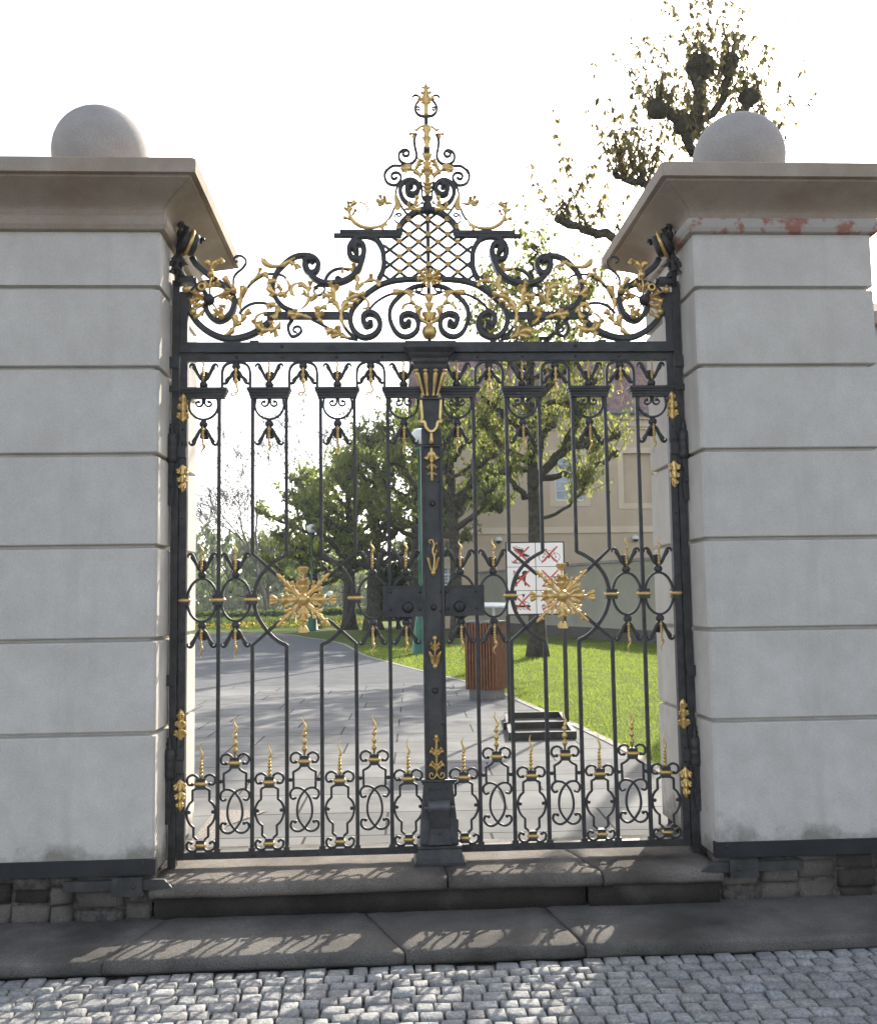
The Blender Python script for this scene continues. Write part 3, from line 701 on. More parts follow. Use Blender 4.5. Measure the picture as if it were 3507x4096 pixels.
# ---- meeting post fixed to the left leaf
def post():
    mb = MB(); mb.use('iron_dull', False)
    mb.bbox(-.047, .047, -.040, .03, .385, 2.31); mb.use('iron')
    mb.bbox(-.0622, -.0473, -.054, .031, .385, 2.31); mb.bbox(.0473, .0622, -.054, .031, .385, 2.31)
    mb.bbox(-.057, .057, -.049, .0315, 2.3105, 2.40); mb.bbox(-.064, .064, -.057, .032, 2.294, 2.306)
    mb.use('iron', True)
    for z, r in ((1.965,.017),(1.37,.018),(.90,.018)): mb.lathe((0,-.041,z), [(.001,-.02),(r*.6,-.017),(r,-.006),(r,.002)], 14, 'y')
    for z in (1.455, 1.345, .71, 2.09): rivet(mb, .038, -.0405, z, .007)
    p = mb.build('meeting_post', gl)
    def g(mb): return mb.build('gilt_ornament', p)
    y = -.046
    mb = MB(); mb.use('gold', True)
    mb.leafy([(0,2.295),(0,2.26),(0,2.20)], .03, 1, y=y)
    for q in (-1,0,1): mb.leafy([(0,2.275),(q*.015,2.25),(q*.034,2.22)], .032, 2, y=y-.003)
    for zb, s in ((2.19,.9),(2.145,.7)):
        mb.leafy([(0,zb+.03),(0,zb),(0,zb-.04)], .018, 1, y=y)
        for q in (-1,1): mb.leafy([(0,zb),(q*.012,zb-.005),(q*.027,zb-.022*s)], .024*s, 2, y=y-.003)
    mb.ball((0,y-.003,2.103), .011, 10); g(mb)
    mb = MB(); mb.use('gold', True)
    mb.strap([(-.012,1.735),(-.022,1.745),(-.014,1.755),(.0,1.75),(.006,1.72),(-.002,1.69),(.008,1.65),(.004,1.60),(0,1.565)], .006, .012, .012, .012, y, 5)
    mb.leafy([(.004,1.715),(.014,1.73),(.026,1.733)], .022, 2, y=y); mb.leafy([(.006,1.655),(.014,1.675),(.024,1.695)], .022, 2, y=y)
    for q in (-1,1): mb.leafy([(0,1.565),(q*.016,1.59),(q*.022,1.62),(q*.034,1.655)], .016, 1, y=y); mb.leafy([(0,1.57),(q*.02,1.60),(q*.026,1.65)], .012, 1, y=y-.003)
    mb.lathe((0,y,1.566), [(.001,-.014),(.014,-.01),(.017,.006)], 12, 'y'); g(mb)
    mb = MB(); mb.use('gold', True)
    mb.ball((.003,y-.002,1.195), .015, 12); mb.leafy([(.003,1.05),(.003,1.11),(.003,1.185)], .016, 1, y=y)
    for q in (-1,1):
        mb.leafy([(.003,1.14),(.003+q*.014,1.155),(.003+q*.026,1.165)], .024, 2, y=y-.003); mb.leafy([(.003,1.12),(.003+q*.012,1.135),(.003+q*.024,1.142)], .02, 2, y=y-.003)
        mb.leafy([(.003,1.035),(.003+q*.017,1.06),(.003+q*.02,1.09),(.003+q*.035,1.122)], .017, 1, y=y); mb.leafy([(.003,1.035),(.003+q*.01,1.065),(.003+q*.012,1.1)], .012, 1, y=y-.003)
    mb.lathe((.003,y,1.037), [(.001,-.014),(.014,-.01),(.016,.006)], 12, 'y'); g(mb)
    mb = MB(); mb.use('gold', True); x = .003
    mb.ball((x,y-.002,.642), .013, 10, 1.2); mb.leafy([(x,.43),(x,.53),(x,.635)], .018, 1, y=y)
    mb.leafy([(x,.60),(x-.008,.62),(x-.014,.635)], .016, 1, y=y-.002); mb.leafy([(x,.60),(x+.008,.62),(x+.014,.635)], .016, 1, y=y-.002)
    for q in (-1,1):
        for zb, s in ((.53,1),(.545,.8),(.455,1.05),(.47,.8)): mb.leafy([(x,zb),(x+q*.018*s,zb+.022),(x+q*.040*s,zb+.036)], .026*s, 2, y=y-.003)
        mb.strap([(x,.44),(x+q*.012,.418),(x+q*.03,.412),(x+q*.042,.425),(x+q*.036,.442),(x+q*.024,.44),(x+q*.022,.428)], .008, .006, .014, .014, y-.002, 5)
    g(mb)
    # shield with gilt border and tassel
    mb = MB(); mb.use('iron', False)
    sh = [(-.052,2.565),(-.045,2.46),(-.048,2.435),(-.032,2.428),(-.026,2.405),(-.012,2.39),(0,2.387),(.012,2.39),(.026,2.405),(.032,2.428),(.048,2.435),(.045,2.46),(.052,2.565)]
    mb.prism(sh, -.072, .0325); mb.bbox(-.079, .079, -.086, .034, 2.566, 2.577)
    shd = mb.build('shield', gl)
    mb = MB(); mb.use('gold', False)
    for q in (-1,1):
        for a, b in (((.058,2.565),(.051,2.455)),((.056,2.452),(.056,2.43)),((.060,2.437),(.034,2.437))): mb.strap([(q*a[0],a[1]),(q*b[0],b[1])], .016, .016, .014, .014, -.07, 1)
    mb.strap([(-.036,2.434),(-.030,2.405),(-.014,2.385),(0,2.381),(.014,2.385),(.030,2.405),(.036,2.434)], .016, .016, .014, .014, -.071, 5); mb.build('gilt_border', shd)
    mb = MB(); mb.use('gold', True); mb.lathe((0,-.062,2.31), [(.016,.0),(.013,.025),(.009,.045),(.011,.052),(.008,.06),(.010,.068),(.004,.074)], 12)
    mb.build('tassel', shd)
    # capital of the post
    mb = MB(); mb.use('iron', False)
    def ring(w, d, z): return [(-w,-d,z),(w,-d,z),(w,.035,z),(-w,.035,z)]
    mb.loft([ring(.040,.048,2.5775), ring(.048,.05,2.62), ring(.066,.058,2.70), ring(.088,.068,2.752), ring(.094,.075,2.753), ring(.096,.078,2.775), ring(.104,.086,2.79), ring(.106,.088,2.808),
             ring(.122,.10,2.825), ring(.126,.104,2.838), ring(.138,.115,2.85), ring(.147,.125,2.864), ring(.147,.125,2.900)])
    cap = mb.build('post_capital', gl)
    for x0, x1 in ((-.086,-.040),(-.032,-.019),(.031,.015),(.085,.037)):
        mb = MB(); mb.use('gold', True); P = []; R = []
        for t, r in ((0,.008),(.06,.0095),(.1,.006),(.18,.0065),(.35,.009),(.6,.0125),(.78,.0145),(.84,.0145),(.87,.009),(.89,.0075),(.90,.012),(.94,.0155),(.98,.012),(1,.004)):
            P.append((x1+(x0-x1)*t, -.052-.03*t, 2.588+.158*t)); R.append(r)
        mb.tube(P, R, 10); mb.build('baluster', cap)
    # foot
    mb = MB(); mb.use('iron', False); o = .010
    def rg(a, b, d, z): return [(a,-d,z),(b,-d,z),(b,.05,z),(a,.05,z)]
    mb.loft([rg(-.131,.151,.16,-.039), rg(-.131,.151,.16,-.024), rg(-.127,.147,.156,-.02), rg(-.115,.135,.145,.0), rg(-.112,.132,.142,.02), rg(-.108,.128,.138,.045), rg(-.112,.132,.142,.052), rg(-.112,.132,.142,.062),
             rg(-.097,.118,.11,.07), rg(-.088,.108,.085,.2), rg(-.074,.094,.075,.34), rg(-.070,.09,.072,.384)])
    mb.bbox(-.080, .100, -.085, .052, .3845, .398); mb.use('iron', True)
    mb.tube([(-.088,-.085,.405),(.112,-.085,.405)], .008, 10)
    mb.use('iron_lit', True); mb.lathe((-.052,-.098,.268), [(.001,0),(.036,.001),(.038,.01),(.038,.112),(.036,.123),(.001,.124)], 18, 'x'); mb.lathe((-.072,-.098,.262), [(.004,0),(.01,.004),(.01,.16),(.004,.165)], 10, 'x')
    mb.use('iron', False)
    mb.loft([[(x0,-yy,z),(x1,-yy,z),(x1,-yy+.012,z),(x0,-yy+.012,z)] for x0, x1, yy, z in ((-.047,.067,.132,.262),(-.045,.065,.125,.21),(-.042,.062,.118,.15),(-.044,.064,.122,.11),(-.056,.078,.145,.072))])
    mb.bbox(-.015, .025, -.092, -.0745, .345, .358); mb.use('iron', True)
    for x, z in ((-.035,.362),(.06,.362),(.01,.125)): rivet(mb, x, -.086 if z > .2 else -.120, z, .009)
    mb.build('post_foot', gl)
post()

# ---- fixed frame with the overthrow
fr = thing('gate_overthrow', (0,0,-.04), 'fixed iron surround of the gate with its tall crest of gilded scrolls and lattice', 'gate crest')
for q in (-1,1):
    mb = MB(); mb.use('iron', False); mb.bbox(1.4475, 1.490, -.032, .032, -.039, 3.285); mb.bbox(1.403, 1.446, -.026, .026, 2.9195, 3.22)
    mb.bbox(1.4465, 1.505, -.046, -.0325, 2.765, 2.83); mb.bbox(1.446, 1.53, -.045, -.0328, 2.625, 2.66); mb.bbox(1.448, 1.535, -.052, -.0331, .955, 1.015)
    if q < 0: mb.flip()
    mb.build('side_post', fr)
mb = MB(); mb.use('iron', False); mb.bbox(-1.446, 1.446, -.030, .030, 2.876, 2.9185); mb.bbox(-1.446, 1.446, -.040, .034, 2.8575, 2.8755)
for x in (-1.02, 1.02): mb.bbox(x-.025, x+.025, -.028, .02, 2.919, 2.93)
mb.use('iron', True)
for x in (-.86,.86): rivet(mb, x, -.031, 2.895, .012)
mb.build('lintel', fr)
for i, (pts, w0, w1, d0, d1) in enumerate(BARS):
    for q in (-1, 1):
        mb = MB(); mb.use('iron', False); mb.strap([(-q*a, b) for a, b in mm(pts)] if q > 0 else mm(pts), w0/1000*1.2+.001, w1/1000*1.2+.001, d0/1000*1.1, d1/1000*1.1, 0, 6, w1/1000*.72 if d1 >= 60 else (w1/1000*.62 if d1 >= 20 and w1 < 14 else 0))
        mb.build('scroll', fr)
CL = [(0,1),(2,3),(4,5),(6,6),(7,8),(9,9),(10,23),(24,28),(29,30),(31,36),(37,41),(42,44),(45,47),(48,50),(51,55),(56,60),(61,67),(68,71),(72,76),(77,85),(86,89),(90,94),(95,98),(99,100)]
for a, b in CL:
    for q in (-1, 1):
        mb = MB(); mb.use('gold', True)
        for i in range(a, b+1):
            pts, w, n = LEAVES[i]; P = [(-q*x, z) for x, z in mm(pts)] if q > 0 else mm(pts)
            mb.leafy(P, w/1000*1.36, n, y=-.020-.004*(i-a > 0), lift=.018)
        if a == 10:
            for fx, fz in ((-1.408,3.222),(-1.364,3.089),(-1.204,3.066),(-1.133,3.219),(-1.263,3.314)):
                x = fx if q < 0 else -fx; mb.ball((x,-.06,fz), .020, 12, 1.05); mb.lathe((x,-.06,fz+.018), [(.006,0),(.009,.006),(.003,.012)], 8)
                mb.tube([(-1.275 if q < 0 else 1.275,-.03,3.17),((x-(1.275 if q<0 else -1.275))*.5,-.055,(fz+3.17)/2-.005),(x,-.058,fz)] if False else [((-1.275 if q<0 else 1.275),-.03,3.17),((x+(-1.275 if q<0 else 1.275))/2,-.06,(fz+3.17)/2),(x,-.058,fz)], [.007,.006,.005], 6)
            x = -1.308 if q < 0 else 1.308
            mb.lathe((x,-.10,3.225), [(.014,-.004),(.020,-.006),(.026,.0),(.024,.012),(.012,.03),(.01,.05)], 14, 'y', False)
            mb.use('iron', True); mb.ball((-1.275 if q<0 else 1.275,-.05,3.165), .034, 12); mb.tube([((-1.275 if q<0 else 1.275),-.05,3.165),(x,-.085,3.222)], .013, 8)
        mb.build('gilt_foliage', fr)
mb = MB(); mb.use('gold', True)
mb.leafy([(0,4.305),(0,4.37),(0,4.44),(0,4.492)], .030, 1, y=-.016, lift=.004, taper0=.9); mb.ball((0,-.014,4.494), .010, 8, 1.4)
for zb, s in ((4.385,1.1),(4.43,.75),(4.465,.6)):
    for q in (-1,1):
        mb.leafy([(0,zb-.012),(q*.016*s,zb+.006),(q*.034*s,zb+.024*s),(q*.043*s,zb+.022*s)], .028*s, 2, y=-.018, lift=.012)
        mb.leafy([(0,zb-.006),(q*.010*s,zb+.016),(q*.018*s,zb+.036*s)], .016*s, 1, y=-.020, lift=.01)
mb.build('finial', fr)
for i, (pts, w, n) in enumerate(MID_LEAVES):
    if i == 1: continue
    mb = MB(); mb.use('gold', True); P = [(x*.3, z) for x, z in mm(pts)]
    mb.leafy(P, w/1000*(1.7 if i in (1,2) else 1.15), n, y=-.030, lift=.014, taper0=.6); mb.build('gilt_foliage', fr)
# centre rod, lattice, plates, bars
mb = MB(); mb.use('iron', False)
mb.bbox(-.011, .011, -.013, .013, 2.9195, 4.10); mb.bbox(-.012, .012, -.014, .014, 4.1005, 4.305); mb.bbox(-.019, .019, -.017, .017, 4.085, 4.112)
mb.use('iron', True); mb.lathe((0,-.004,3.70), [(.018,0),(.028,.02),(.030,.045),(.024,.07),(.015,.08),(.028,.095),(.03,.105),(.012,.115)], 16)
mb.build('centre_rod', fr)
for q in (-1,1):
    mb = MB(); mb.use('iron', False)
    x0, x1 = (.475,.968); mb.bbox(x0, x1-.02, -.019, .019, 3.062, 3.104); mb.bbox(x1-.0195, x1, -.016, .016, 3.084, 3.104)
    mb.bbox(.150, .520, -.024, .024, 3.577, 3.597); mb.bbox(.157, .557, -.021, .021, 3.559, 3.5765)
    if q < 0: mb.flip()
    mb.build('cross_bar', fr)
mb = MB(); mb.use('iron', False)
def inside(x, z):
    if z < 3.312-.5*x*x: return False
    if z < 3.57: return abs(x) < (.278 if z < 3.5 else .278-.9*(z-3.5))
    return x*x+(z-3.57)**2*1.25 < .162**2
for k in range(-6, 9):
    for q in (-1,1):
        seg = []; n = 160
        for i in range(n+1):
            x = -.29+.58*i/n; z = 3.665-.0915*k+q*.795*x
            if inside(x, z): seg.append((x, z))
        if len(seg) > 4: mb.strap([seg[0], seg[-1]], .0165, .0165, .012, .012, -.002+.005*q, 1)
lat = mb.build('lattice', fr)
fl = MB(); fl.use('gold', True)
for k in range(6):
    a = radians(60*k); fl.leafy([(0,0),(cos(a)*.008,sin(a)*.008),(cos(a)*.0155,sin(a)*.0155)], .012, 1, y=-.012, lift=.006, th=.003, sub=2)
fl.ball((0,-.016,0), .0045, 8); flm = fl.mesh('lattice_flower')
for r in range(12):
    for c in range(-3,4):
        x = .0575*c; z = 3.665-.0457*r
        if (r+c) % 2 == 0 and abs(x) < .185 and 3.325 < z and inside(x*.9, z-.02 if z > 3.6 else z):
            o = bpy.data.objects.new('lattice_flower', flm); COL.objects.link(o); place(o, (x,-.008,z), lat)
mb = MB(); mb.use('gold', True)
for k in range(10):
    a = radians(36*k+8); L = .075 if k % 2 else .058
    mb.leafy([(.004,3.297),(.004+cos(a)*L*.5,3.297+sin(a)*L*.42),(.004+cos(a)*L,3.297+sin(a)*L*.85)], .034, 3 if k % 2 else 2, y=-.045, lift=.02, taper0=.5)
mb.ball((.004,-.06,3.297), .015, 12); mb.build('centre_flower', fr)
mb = MB(); mb.use('gold', True)
mb.lathe((0,-.008,2.945), [(.012,-.004),(.030,.0),(.041,.018),(.044,.04),(.040,.062),(.022,.078),(.018,.083),(.027,.088),(.02,.094)], 18); mb.build('gilt_vase', fr)
# brackets against the pillars
for q in (-1,1):
    mb = MB(); mb.use('iron', True)
    X = 1.0
    for (x0,z0,x1,z1,w) in ((1.452,3.44,1.462,3.335,.075),(1.46,3.44,1.50,3.36,.045),(1.445,3.43,1.415,3.36,.05),(1.455,3.39,1.49,3.315,.04),(1.45,3.385,1.43,3.30,.045),
                            (1.45,3.53,1.438,3.625,.045),(1.44,3.54,1.405,3.60,.045),(1.455,3.535,1.485,3.57,.04),(1.45,3.52,1.498,3.53,.045),(1.44,3.52,1.40,3.545,.04)):
        mb.leafy([(x0,z0),((x0+x1)/2,(z0+z1)/2),(x1,z1)], w, 2, y=-.055, lift=.02, th=.01)
    mb.tube([(1.458,-.03,3.25),(1.458,-.04,3.36),(1.452,-.04,3.45),(1.445,-.045,3.54)], [.018,.024,.018,.02], 8)
    mb.use('iron', False); mb.bbox(1.365, 1.452, -.05, .03, 3.268, 3.306); mb.bbox(1.352, 1.366, -.036, .02, 3.275, 3.30)
    # rolled volute with a gilt rim, its axis turned towards the middle of the gate
    ax = Vector((.86,-.42,.28)).normalized(); u = ax.cross(Vector((0,0,1))).normalized(); v = ax.cross(u)
    c0 = Vector((1.392,-.06,3.497))
    def disc(o, r0, w, n=22):
        return [[c0+ax*(o+t)+u*(rr*cos(2*pi*j/n))+v*(rr*sin(2*pi*j/n)) for j in range(n)] for t, rr in ((0,r0*.9),(w*.15,r0),(w*.85,r0),(w,r0*.9))]
    mb.use('iron', True); mb.loft(disc(-.045,.068,.036)); mb.loft(disc(.009,.066,.036)); mb.use('gold', True); mb.loft(disc(-.010,.083,.020))
    mb.use('iron', True); mb.tube([(1.33,-.05,3.50),(1.318,-.06,3.525),(1.305,-.07,3.52),(1.30,-.075,3.505)], [.012,.011,.009,.006], 8)
    if q < 0: mb.flip()
    mb.build('bracket', fr)
# ------------------------------------------------------------------ stone pillars
def pillar(q, label, worn):
    cx, cy = q*2.02, .235; hx, hy = .52, .535
    root = thing('gate_pillar', (cx, cy, -.24), label, 'pillar')
    def ring(dx, z, ch=.0):
        a, b = hx+dx, hy+dx; c = .012
        return [(cx-a+c,cy-b,z),(cx+a-c,cy-b,z),(cx+a,cy-b+c,z),(cx+a,cy+b-c,z),(cx+a-c,cy+b,z),(cx-a+c,cy+b,z),(cx-a,cy+b-c,z),(cx-a,cy-b+c,z)]
    mb = MB(); mb.use('shaft', False)
    zs = [.0, .738, 1.234, 1.735, 2.235, 2.715, 3.165, 3.47]; rings = []
    for i in range(len(zs)-1):
        a, b = zs[i], zs[i+1]
        rings += [ring(-.004, a+.002), ring(0, a+.007), ring(0, b-.026), ring(-.003, b-.022), ring(-.034, b-.015), ring(-.034, b-.002)] if i < len(zs)-2 else [ring(0, a+.004), ring(0, b)]
    mb.loft(rings); sh = mb.build('shaft', root, (cx,cy,0))
    mb = MB(); mb.use('dirt', False); 
    rb = random.Random(int(q)+5)
    xx = cx-hx+.015
    while xx < cx+hx-.06:
        wd = rb.uniform(.10,.26); hh = rb.uniform(.05,.10); z = -.238
        while z < -.03:
            hh = min(rb.uniform(.06,.12), -.004-z); x0, x1 = xx+rb.uniform(0,.012), min(xx+wd, cx+hx-.01)-rb.uniform(0,.012); yf_ = cy-hy+.012+rb.uniform(-.012,.03)
            mb.use(rb.choice(['step','riser','step','dirt']), True); j = lambda a=.012: rb.uniform(-a,a)
            R_0 = [(x0+j(),z+j(.006)),(x1+j(),z+j(.006)),(x1+j(),z+hh-.006+j(.008)),(x0+j(),z+hh-.006+j(.008))]; mx_, mz_ = (x0+x1)/2, z+hh/2
            mb.loft([[(p[0],cy-hy+.2,p[1]) for p in R_0],[(p[0],yf_+.02,p[1]) for p in R_0],[(mx_+(p[0]-mx_)*.86,yf_+j(.006),mz_+(p[1]-mz_)*.8) for p in R_0],[(mx_+(p[0]-mx_)*.5,yf_-.006+j(.006),mz_+(p[1]-mz_)*.5) for p in R_0]]); z += hh
        xx += wd
    mb.use('dirt', False); mb.bbox(cx-hx+.02, cx+hx-.02, cy-hy+.045, cy-hy+.061, -.24, .0028)
    mb.use('riser'); mb.bbox(cx-hx+.03, cx+hx-.03, cy-hy+.06, cy+hy-.02, -.24, .0035); mb.build('footing', root)
    mb = MB(); mb.use('peel' if worn else 'cornice', False)
    n = 8
    mb.loft([ring(.012, 3.4703), ring(.030, 3.476), ring(.043, 3.50), ring(.046, 3.525), ring(.040, 3.548), ring(.022, 3.558)]); mb.build('necking', root)
    mb = MB(); mb.use('cornice', False); prof = [(.020, 3.5585), (.022, 3.57)]
    for i in range(11):
        t = i/10; prof.append((.024+.172*(1-cos(t*pi/2))**.9, 3.575+.118*t))
    prof += [(.205, 3.697), (.205, 3.712), (.236, 3.7125), (.236, 3.788), (.228, 3.795), (-.3, 3.83)]
    mb.loft([ring(d, z) for d, z in prof]); mb.build('cornice', root)
    mb = MB(); mb.use('ball', False); mb.bbox(cx-.27, cx+.27, cy-.27, cy+.27, 3.80, 3.905); mb.use('ball', True)
    mb.lathe((cx,cy,3.905), [(.14,-.01),(.13,.03),(.15,.04)], 32)
    k = 22; R_ = .285
    mb.lathe((cx-q*.03,cy,4.165), [(max(1e-4,R_*sin(pi*i/k)), -R_*cos(pi*i/k)) for i in range(k+1)], 44); mb.build('ball', root)
    # iron plate round the foot of the shaft
    mb = MB(); mb.use('dark', False); mb.bbox(cx-hx-.012, cx+hx+.012, cy-hy-.014, cy-hy+.03, .003, .083)
    mb.use('iron', True)
    for s2 in (-1,1): rivet(mb, cx+s2*(hx-.05), cy-hy-.015, .062, .010)
    mb.build('iron_band', root); return root
pl = pillar(-1, 'pale rendered stone gate pillar with a clean grey necking, hinging the left leaf of the gate', False)
pr_ = pillar(1, 'pale rendered stone gate pillar with patches of red brick peeling under its cornice', True)
for q, lab in ((-1,'black iron bar catch with a bright pointed tip at the foot of the sunlit pillar'),(1,'black iron bar catch at the foot of the pillar with peeling red patches')):
    t = thing('bar_catch', (q*1.72,-.33,-.06), lab, 'gate catch', 'iron bar catches at the pillar feet')
    mb = MB(); mb.use('iron', False); mb.bbox(1.465, 1.95, -.352, -.322, -.062, -.012); mb.loft([[(1.4645,-.352,-.062),(1.4645,-.322,-.062),(1.4645,-.322,-.012),(1.4645,-.352,-.012)],[(1.395,-.345,-.058),(1.395,-.33,-.058),(1.435,-.33,-.016),(1.435,-.345,-.016)]])
    if q < 0: mb.flip()
    mb.build('bar', t)
    mb = MB(); mb.use('iron', False); mb.bbox(1.545, 1.70, -.366, -.3525, -.09, .004); mb.bbox(1.545, 1.70, -.3523, -.312, -.092, -.0635)
    mb.use('iron', True); rivet(mb, 1.59, -.367, -.045, .011)
    if q < 0: mb.flip()
    mb.build('guide', t)

for q, lab in ((-1,'pale rendered boundary wall running left from the sunlit pillar'),(1,'pale rendered boundary wall running right from the pillar with peeling red patches')):
    t = thing('boundary_wall', (q*4.5,.3,-.24), lab, 'wall', 'boundary walls beside the pillars')
    mb = MB(); mb.use('render', False); mb.bbox(2.541, 9, .02, .42, -.24, 3.02)
    if q < 0: mb.flip()
    mb.build('wall_face', t)
    mb = MB(); mb.use('cornice', False); mb.loft([[(2.541,a,z),(9,a,z),(9,b,z),(2.541,b,z)] for a, b, z in ((-.04,.48,3.021),(-.04,.48,3.10),(.2,.24,3.22))])
    if q < 0: mb.flip()
    mb.build('coping', t)

# ------------------------------------------------------------------ steps, street, ground
def rough_slab(mb, x0, x1, y0, y1, z0, z1, rnd, r=.04, n=None, chip=.006, sk0=0, sk1=0):
    """worn stone: rounded front nose, slightly uneven top"""
    n = n or max(6, int((x1-x0)/.05)); prof = []
    # cross section in y-z, front at y0
    for i in range(6):
        a = pi/2*i/5; prof.append((y0+r-r*sin(a+0)*1.0 if False else y0+r*(1-cos(a)), 0, a))
    rings = []
    for i in range(n+1):
        x = x0+(x1-x0)*i/n; e = .006 if i in (0, n) else 0
        d = noise.noise(Vector((x*3, z1*7, 1.3)))*chip*2+noise.noise(Vector((x*14, z1, 2)))*chip
        h = noise.noise(Vector((x*2.2, 5, z1)))*.004
        pts = [(x, y1, z0), (x, y0+.012+d, z0), (x, y0+d, z0+.02)]
        for k in range(6):
            a = pi/2*k/5; pts.append((x, y0+d+r*(1-cos(a)), z1-r*(1-sin(a))+h-e))
        NY = 10
        pts += [(x, y0+r+(y1-y0-r)*q/NY, z1+noise.noise(Vector((x*6, q*.7, z1*9)))*chip*.5-e) for q in range(1, NY)]
        pts += [(x, y0+(y1-y0)*.999, z1+h*.6-e), (x, y1, z1-e)]
        t = i/n; ring = []
        for (px, py, pz) in pts:
            u = (py-y0)/(y1-y0); jag = .012*noise.noise(Vector((py*22, z1, 3)))
            ring.append((px+((sk0*(u-.5)+jag*(sk0 != 0))*(1-t)+(sk1*(u-.5)+jag*(sk1 != 0))*t), py, pz))
        rings.append(ring)
    mb.loft([list(reversed(r_)) for r_ in rings])
rs = random.Random(3)
mb = MB(); mb.use('step', True)
for x0, x1, s0, s1 in ((-1.515,.022,0,-.03),(.032,.775,-.03,-.17),(.790,1.515,-.17,0)): rough_slab(mb, x0, x1, -.345, .42, -.115, -.041, rs, .035, None, .009, s0, s1)
o = mb.build('threshold_step'); tag(o, 'worn granite threshold of three stones under the gate', None, None, 'structure')
mb = MB(); mb.use('riser', True)
mb.bbox(-1.5, .78, -.288, .40, -.235, -.1155); mb.bbox(.795, 1.5, -.312, .40, -.235, -.1155); o = mb.build('riser'); tag(o, None, None, None, 'structure')
mb = MB(); mb.use('slab', True)
for x0, x1, s0, s1 in ((-4.2,-1.50,0,.22),(-1.492,-.335,.22,-.26),(-.325,.592,-.26,-.13),(.602,2.6,-.13,0),(2.61,4.4,0,0)): rough_slab(mb, x0, x1, -.872+rs.uniform(-.006,.006), -.10, -.30, -.230+rs.uniform(-.003,.003), rs, .022, None, .008, s0, s1)
o = mb.build('kerb_step'); tag(o, None, None, None, 'structure')
mb = MB(); mb.use('dirt', False); mb.v = [(-60,-40,-.318),(60,-40,-.318),(60,-.5,-.318),(-60,-.5,-.318)]; mb.face([0,1,2,3]); o = mb.build('street'); tag(o, None, None, None, 'structure')
# cobbles: one paved surface of individually bedded setts
mb = MB(); mb.use('cobble', True); tones = []; y = -.885; row = 0
while y > -5.2:
    rh = .088+rs.uniform(-.006,.008); x = -3.6+rs.uniform(0,.1)
    while x < 3.6:
        w = .092+rs.uniform(-.016,.024); z = -.290+rs.uniform(-.004,.004)-(.010 if rs.random() < .07 else 0); g = .0045
        a, b, c, d = x+g, x+w-g, y-rh+g, y-g; m = .014
        yo = .02*sin(x*.9+row*.3)*.6+rs.uniform(-.003,.003)
        j = lambda: rs.uniform(-.005,.005)
        R0 = [(a+j(),c+yo+j(),-.33),(b+j(),c+yo+j(),-.33),(b+j(),d+yo+j(),-.33),(a+j(),d+yo+j(),-.33)]
        R1 = [(p[0],p[1],z-.012) for p in R0]
        cxx, cyy = (a+b)/2, (c+d)/2+yo
        R2 = [(cxx+(p[0]-cxx)*.90, cyy+(p[1]-cyy)*.90, z+j()*.4) for p in R0]
        R3 = [(cxx+(p[0]-cxx)*.5, cyy+(p[1]-cyy)*.5, z+.003+j()*.4) for p in R0]
        n0 = len(mb.v); mb.loft([R0,R1,R2,R3], False, True); tn = rs.uniform(.80,1.10); tones += [(tn*rs.uniform(.97,1.03), tn, tn*rs.uniform(.98,1.05))]*(len(mb.v)-n0)
        x += w
    y -= rh; row += 1
o = mb.build('cobbles'); tag(o, None, None, None, 'structure')
ca = o.data.color_attributes.new('tone', 'FLOAT_COLOR', 'POINT')
for i, t in enumerate(tones): ca.data[i].color = (*t, 1)
# path edge (x as a function of y) on the lawn side
EDGE = [(.42,1.90),(3.15,1.95),(5.4,1.81),(7.4,1.61),(9.5,1.40),(11.5,1.06),(13.8,.47),(17,-.28),(20.6,-1.02),(27.6,-1.97),(33,-3.55),(36.5,-4.6),(39.4,-6.2),(40.3,-9.2),(40.8,-16),(41,-40)]
ED = smooth2(EDGE, 6)
def poly(name, pts, z, mat, kind='structure'):
    mb = MB(); mb.use(mat, False); mb.v = [(x, y, z) for x, y in pts]; mb.face(list(range(len(pts)))); o = mb.build(name, None, (0,0,z)); tag(o, None, None, None, kind); return o
poly('ground', [(-400,.40),(400,.40),(400,700),(-400,700)], -.085, 'lawn')
near = [p for p in ED if p[0] <= 11.6]; far = [p for p in ED if p[0] >= 11.55]
xa = near[-1][1]
poly('path', [(-40,.40)]+[(1.9,.40)]+[(x, y) for y, x in near]+[(-40, near[-1][0])], -.052, 'paving')
poly('asphalt', [(-40, near[-1][0]+.001), (xa, near[-1][0]+.001)]+[(x, y) for y, x in ED if y > near[-1][0]]+[(-40,41)], -.051, 'asphalt')
poly('gravel_strip', [(-1.49,.42),(-1.36,.42),(-1.33,1.0),(-1.12,1.42),(-1.49,1.5)], -.046, 'gravel')
# stone edging between path and lawn
mb = MB(); mb.use('edging', False)
for i in range(len(ED)-1):
    (y0, x0), (y1, x1) = ED[i], ED[i+1]; L = sqrt((x1-x0)**2+(y1-y0)**2); k = max(1, int(L/.5))
    if y0 > 36: break
    for s_ in range(k):
        a, b = s_/k, (s_+1)/k-.012/L*1.0
        dx, dy = (x1-x0)/L, (y1-y0)/L; nx, ny = dy, -dx
        p = [(x0+(x1-x0)*t, y0+(y1-y0)*t) for t in (a, b)]
        for (e0, e1) in ((.004,.10),):
            c = ((p[0][0]+p[1][0])/2+nx*(e0+e1)/2, (p[0][1]+p[1][1])/2+ny*(e0+e1)/2, -.062)
            mb.box(c, (L*(b-a), e1-e0, .04), atan2(dy, dx))
o = mb.build('edging'); tag(o, None, None, None, 'structure')
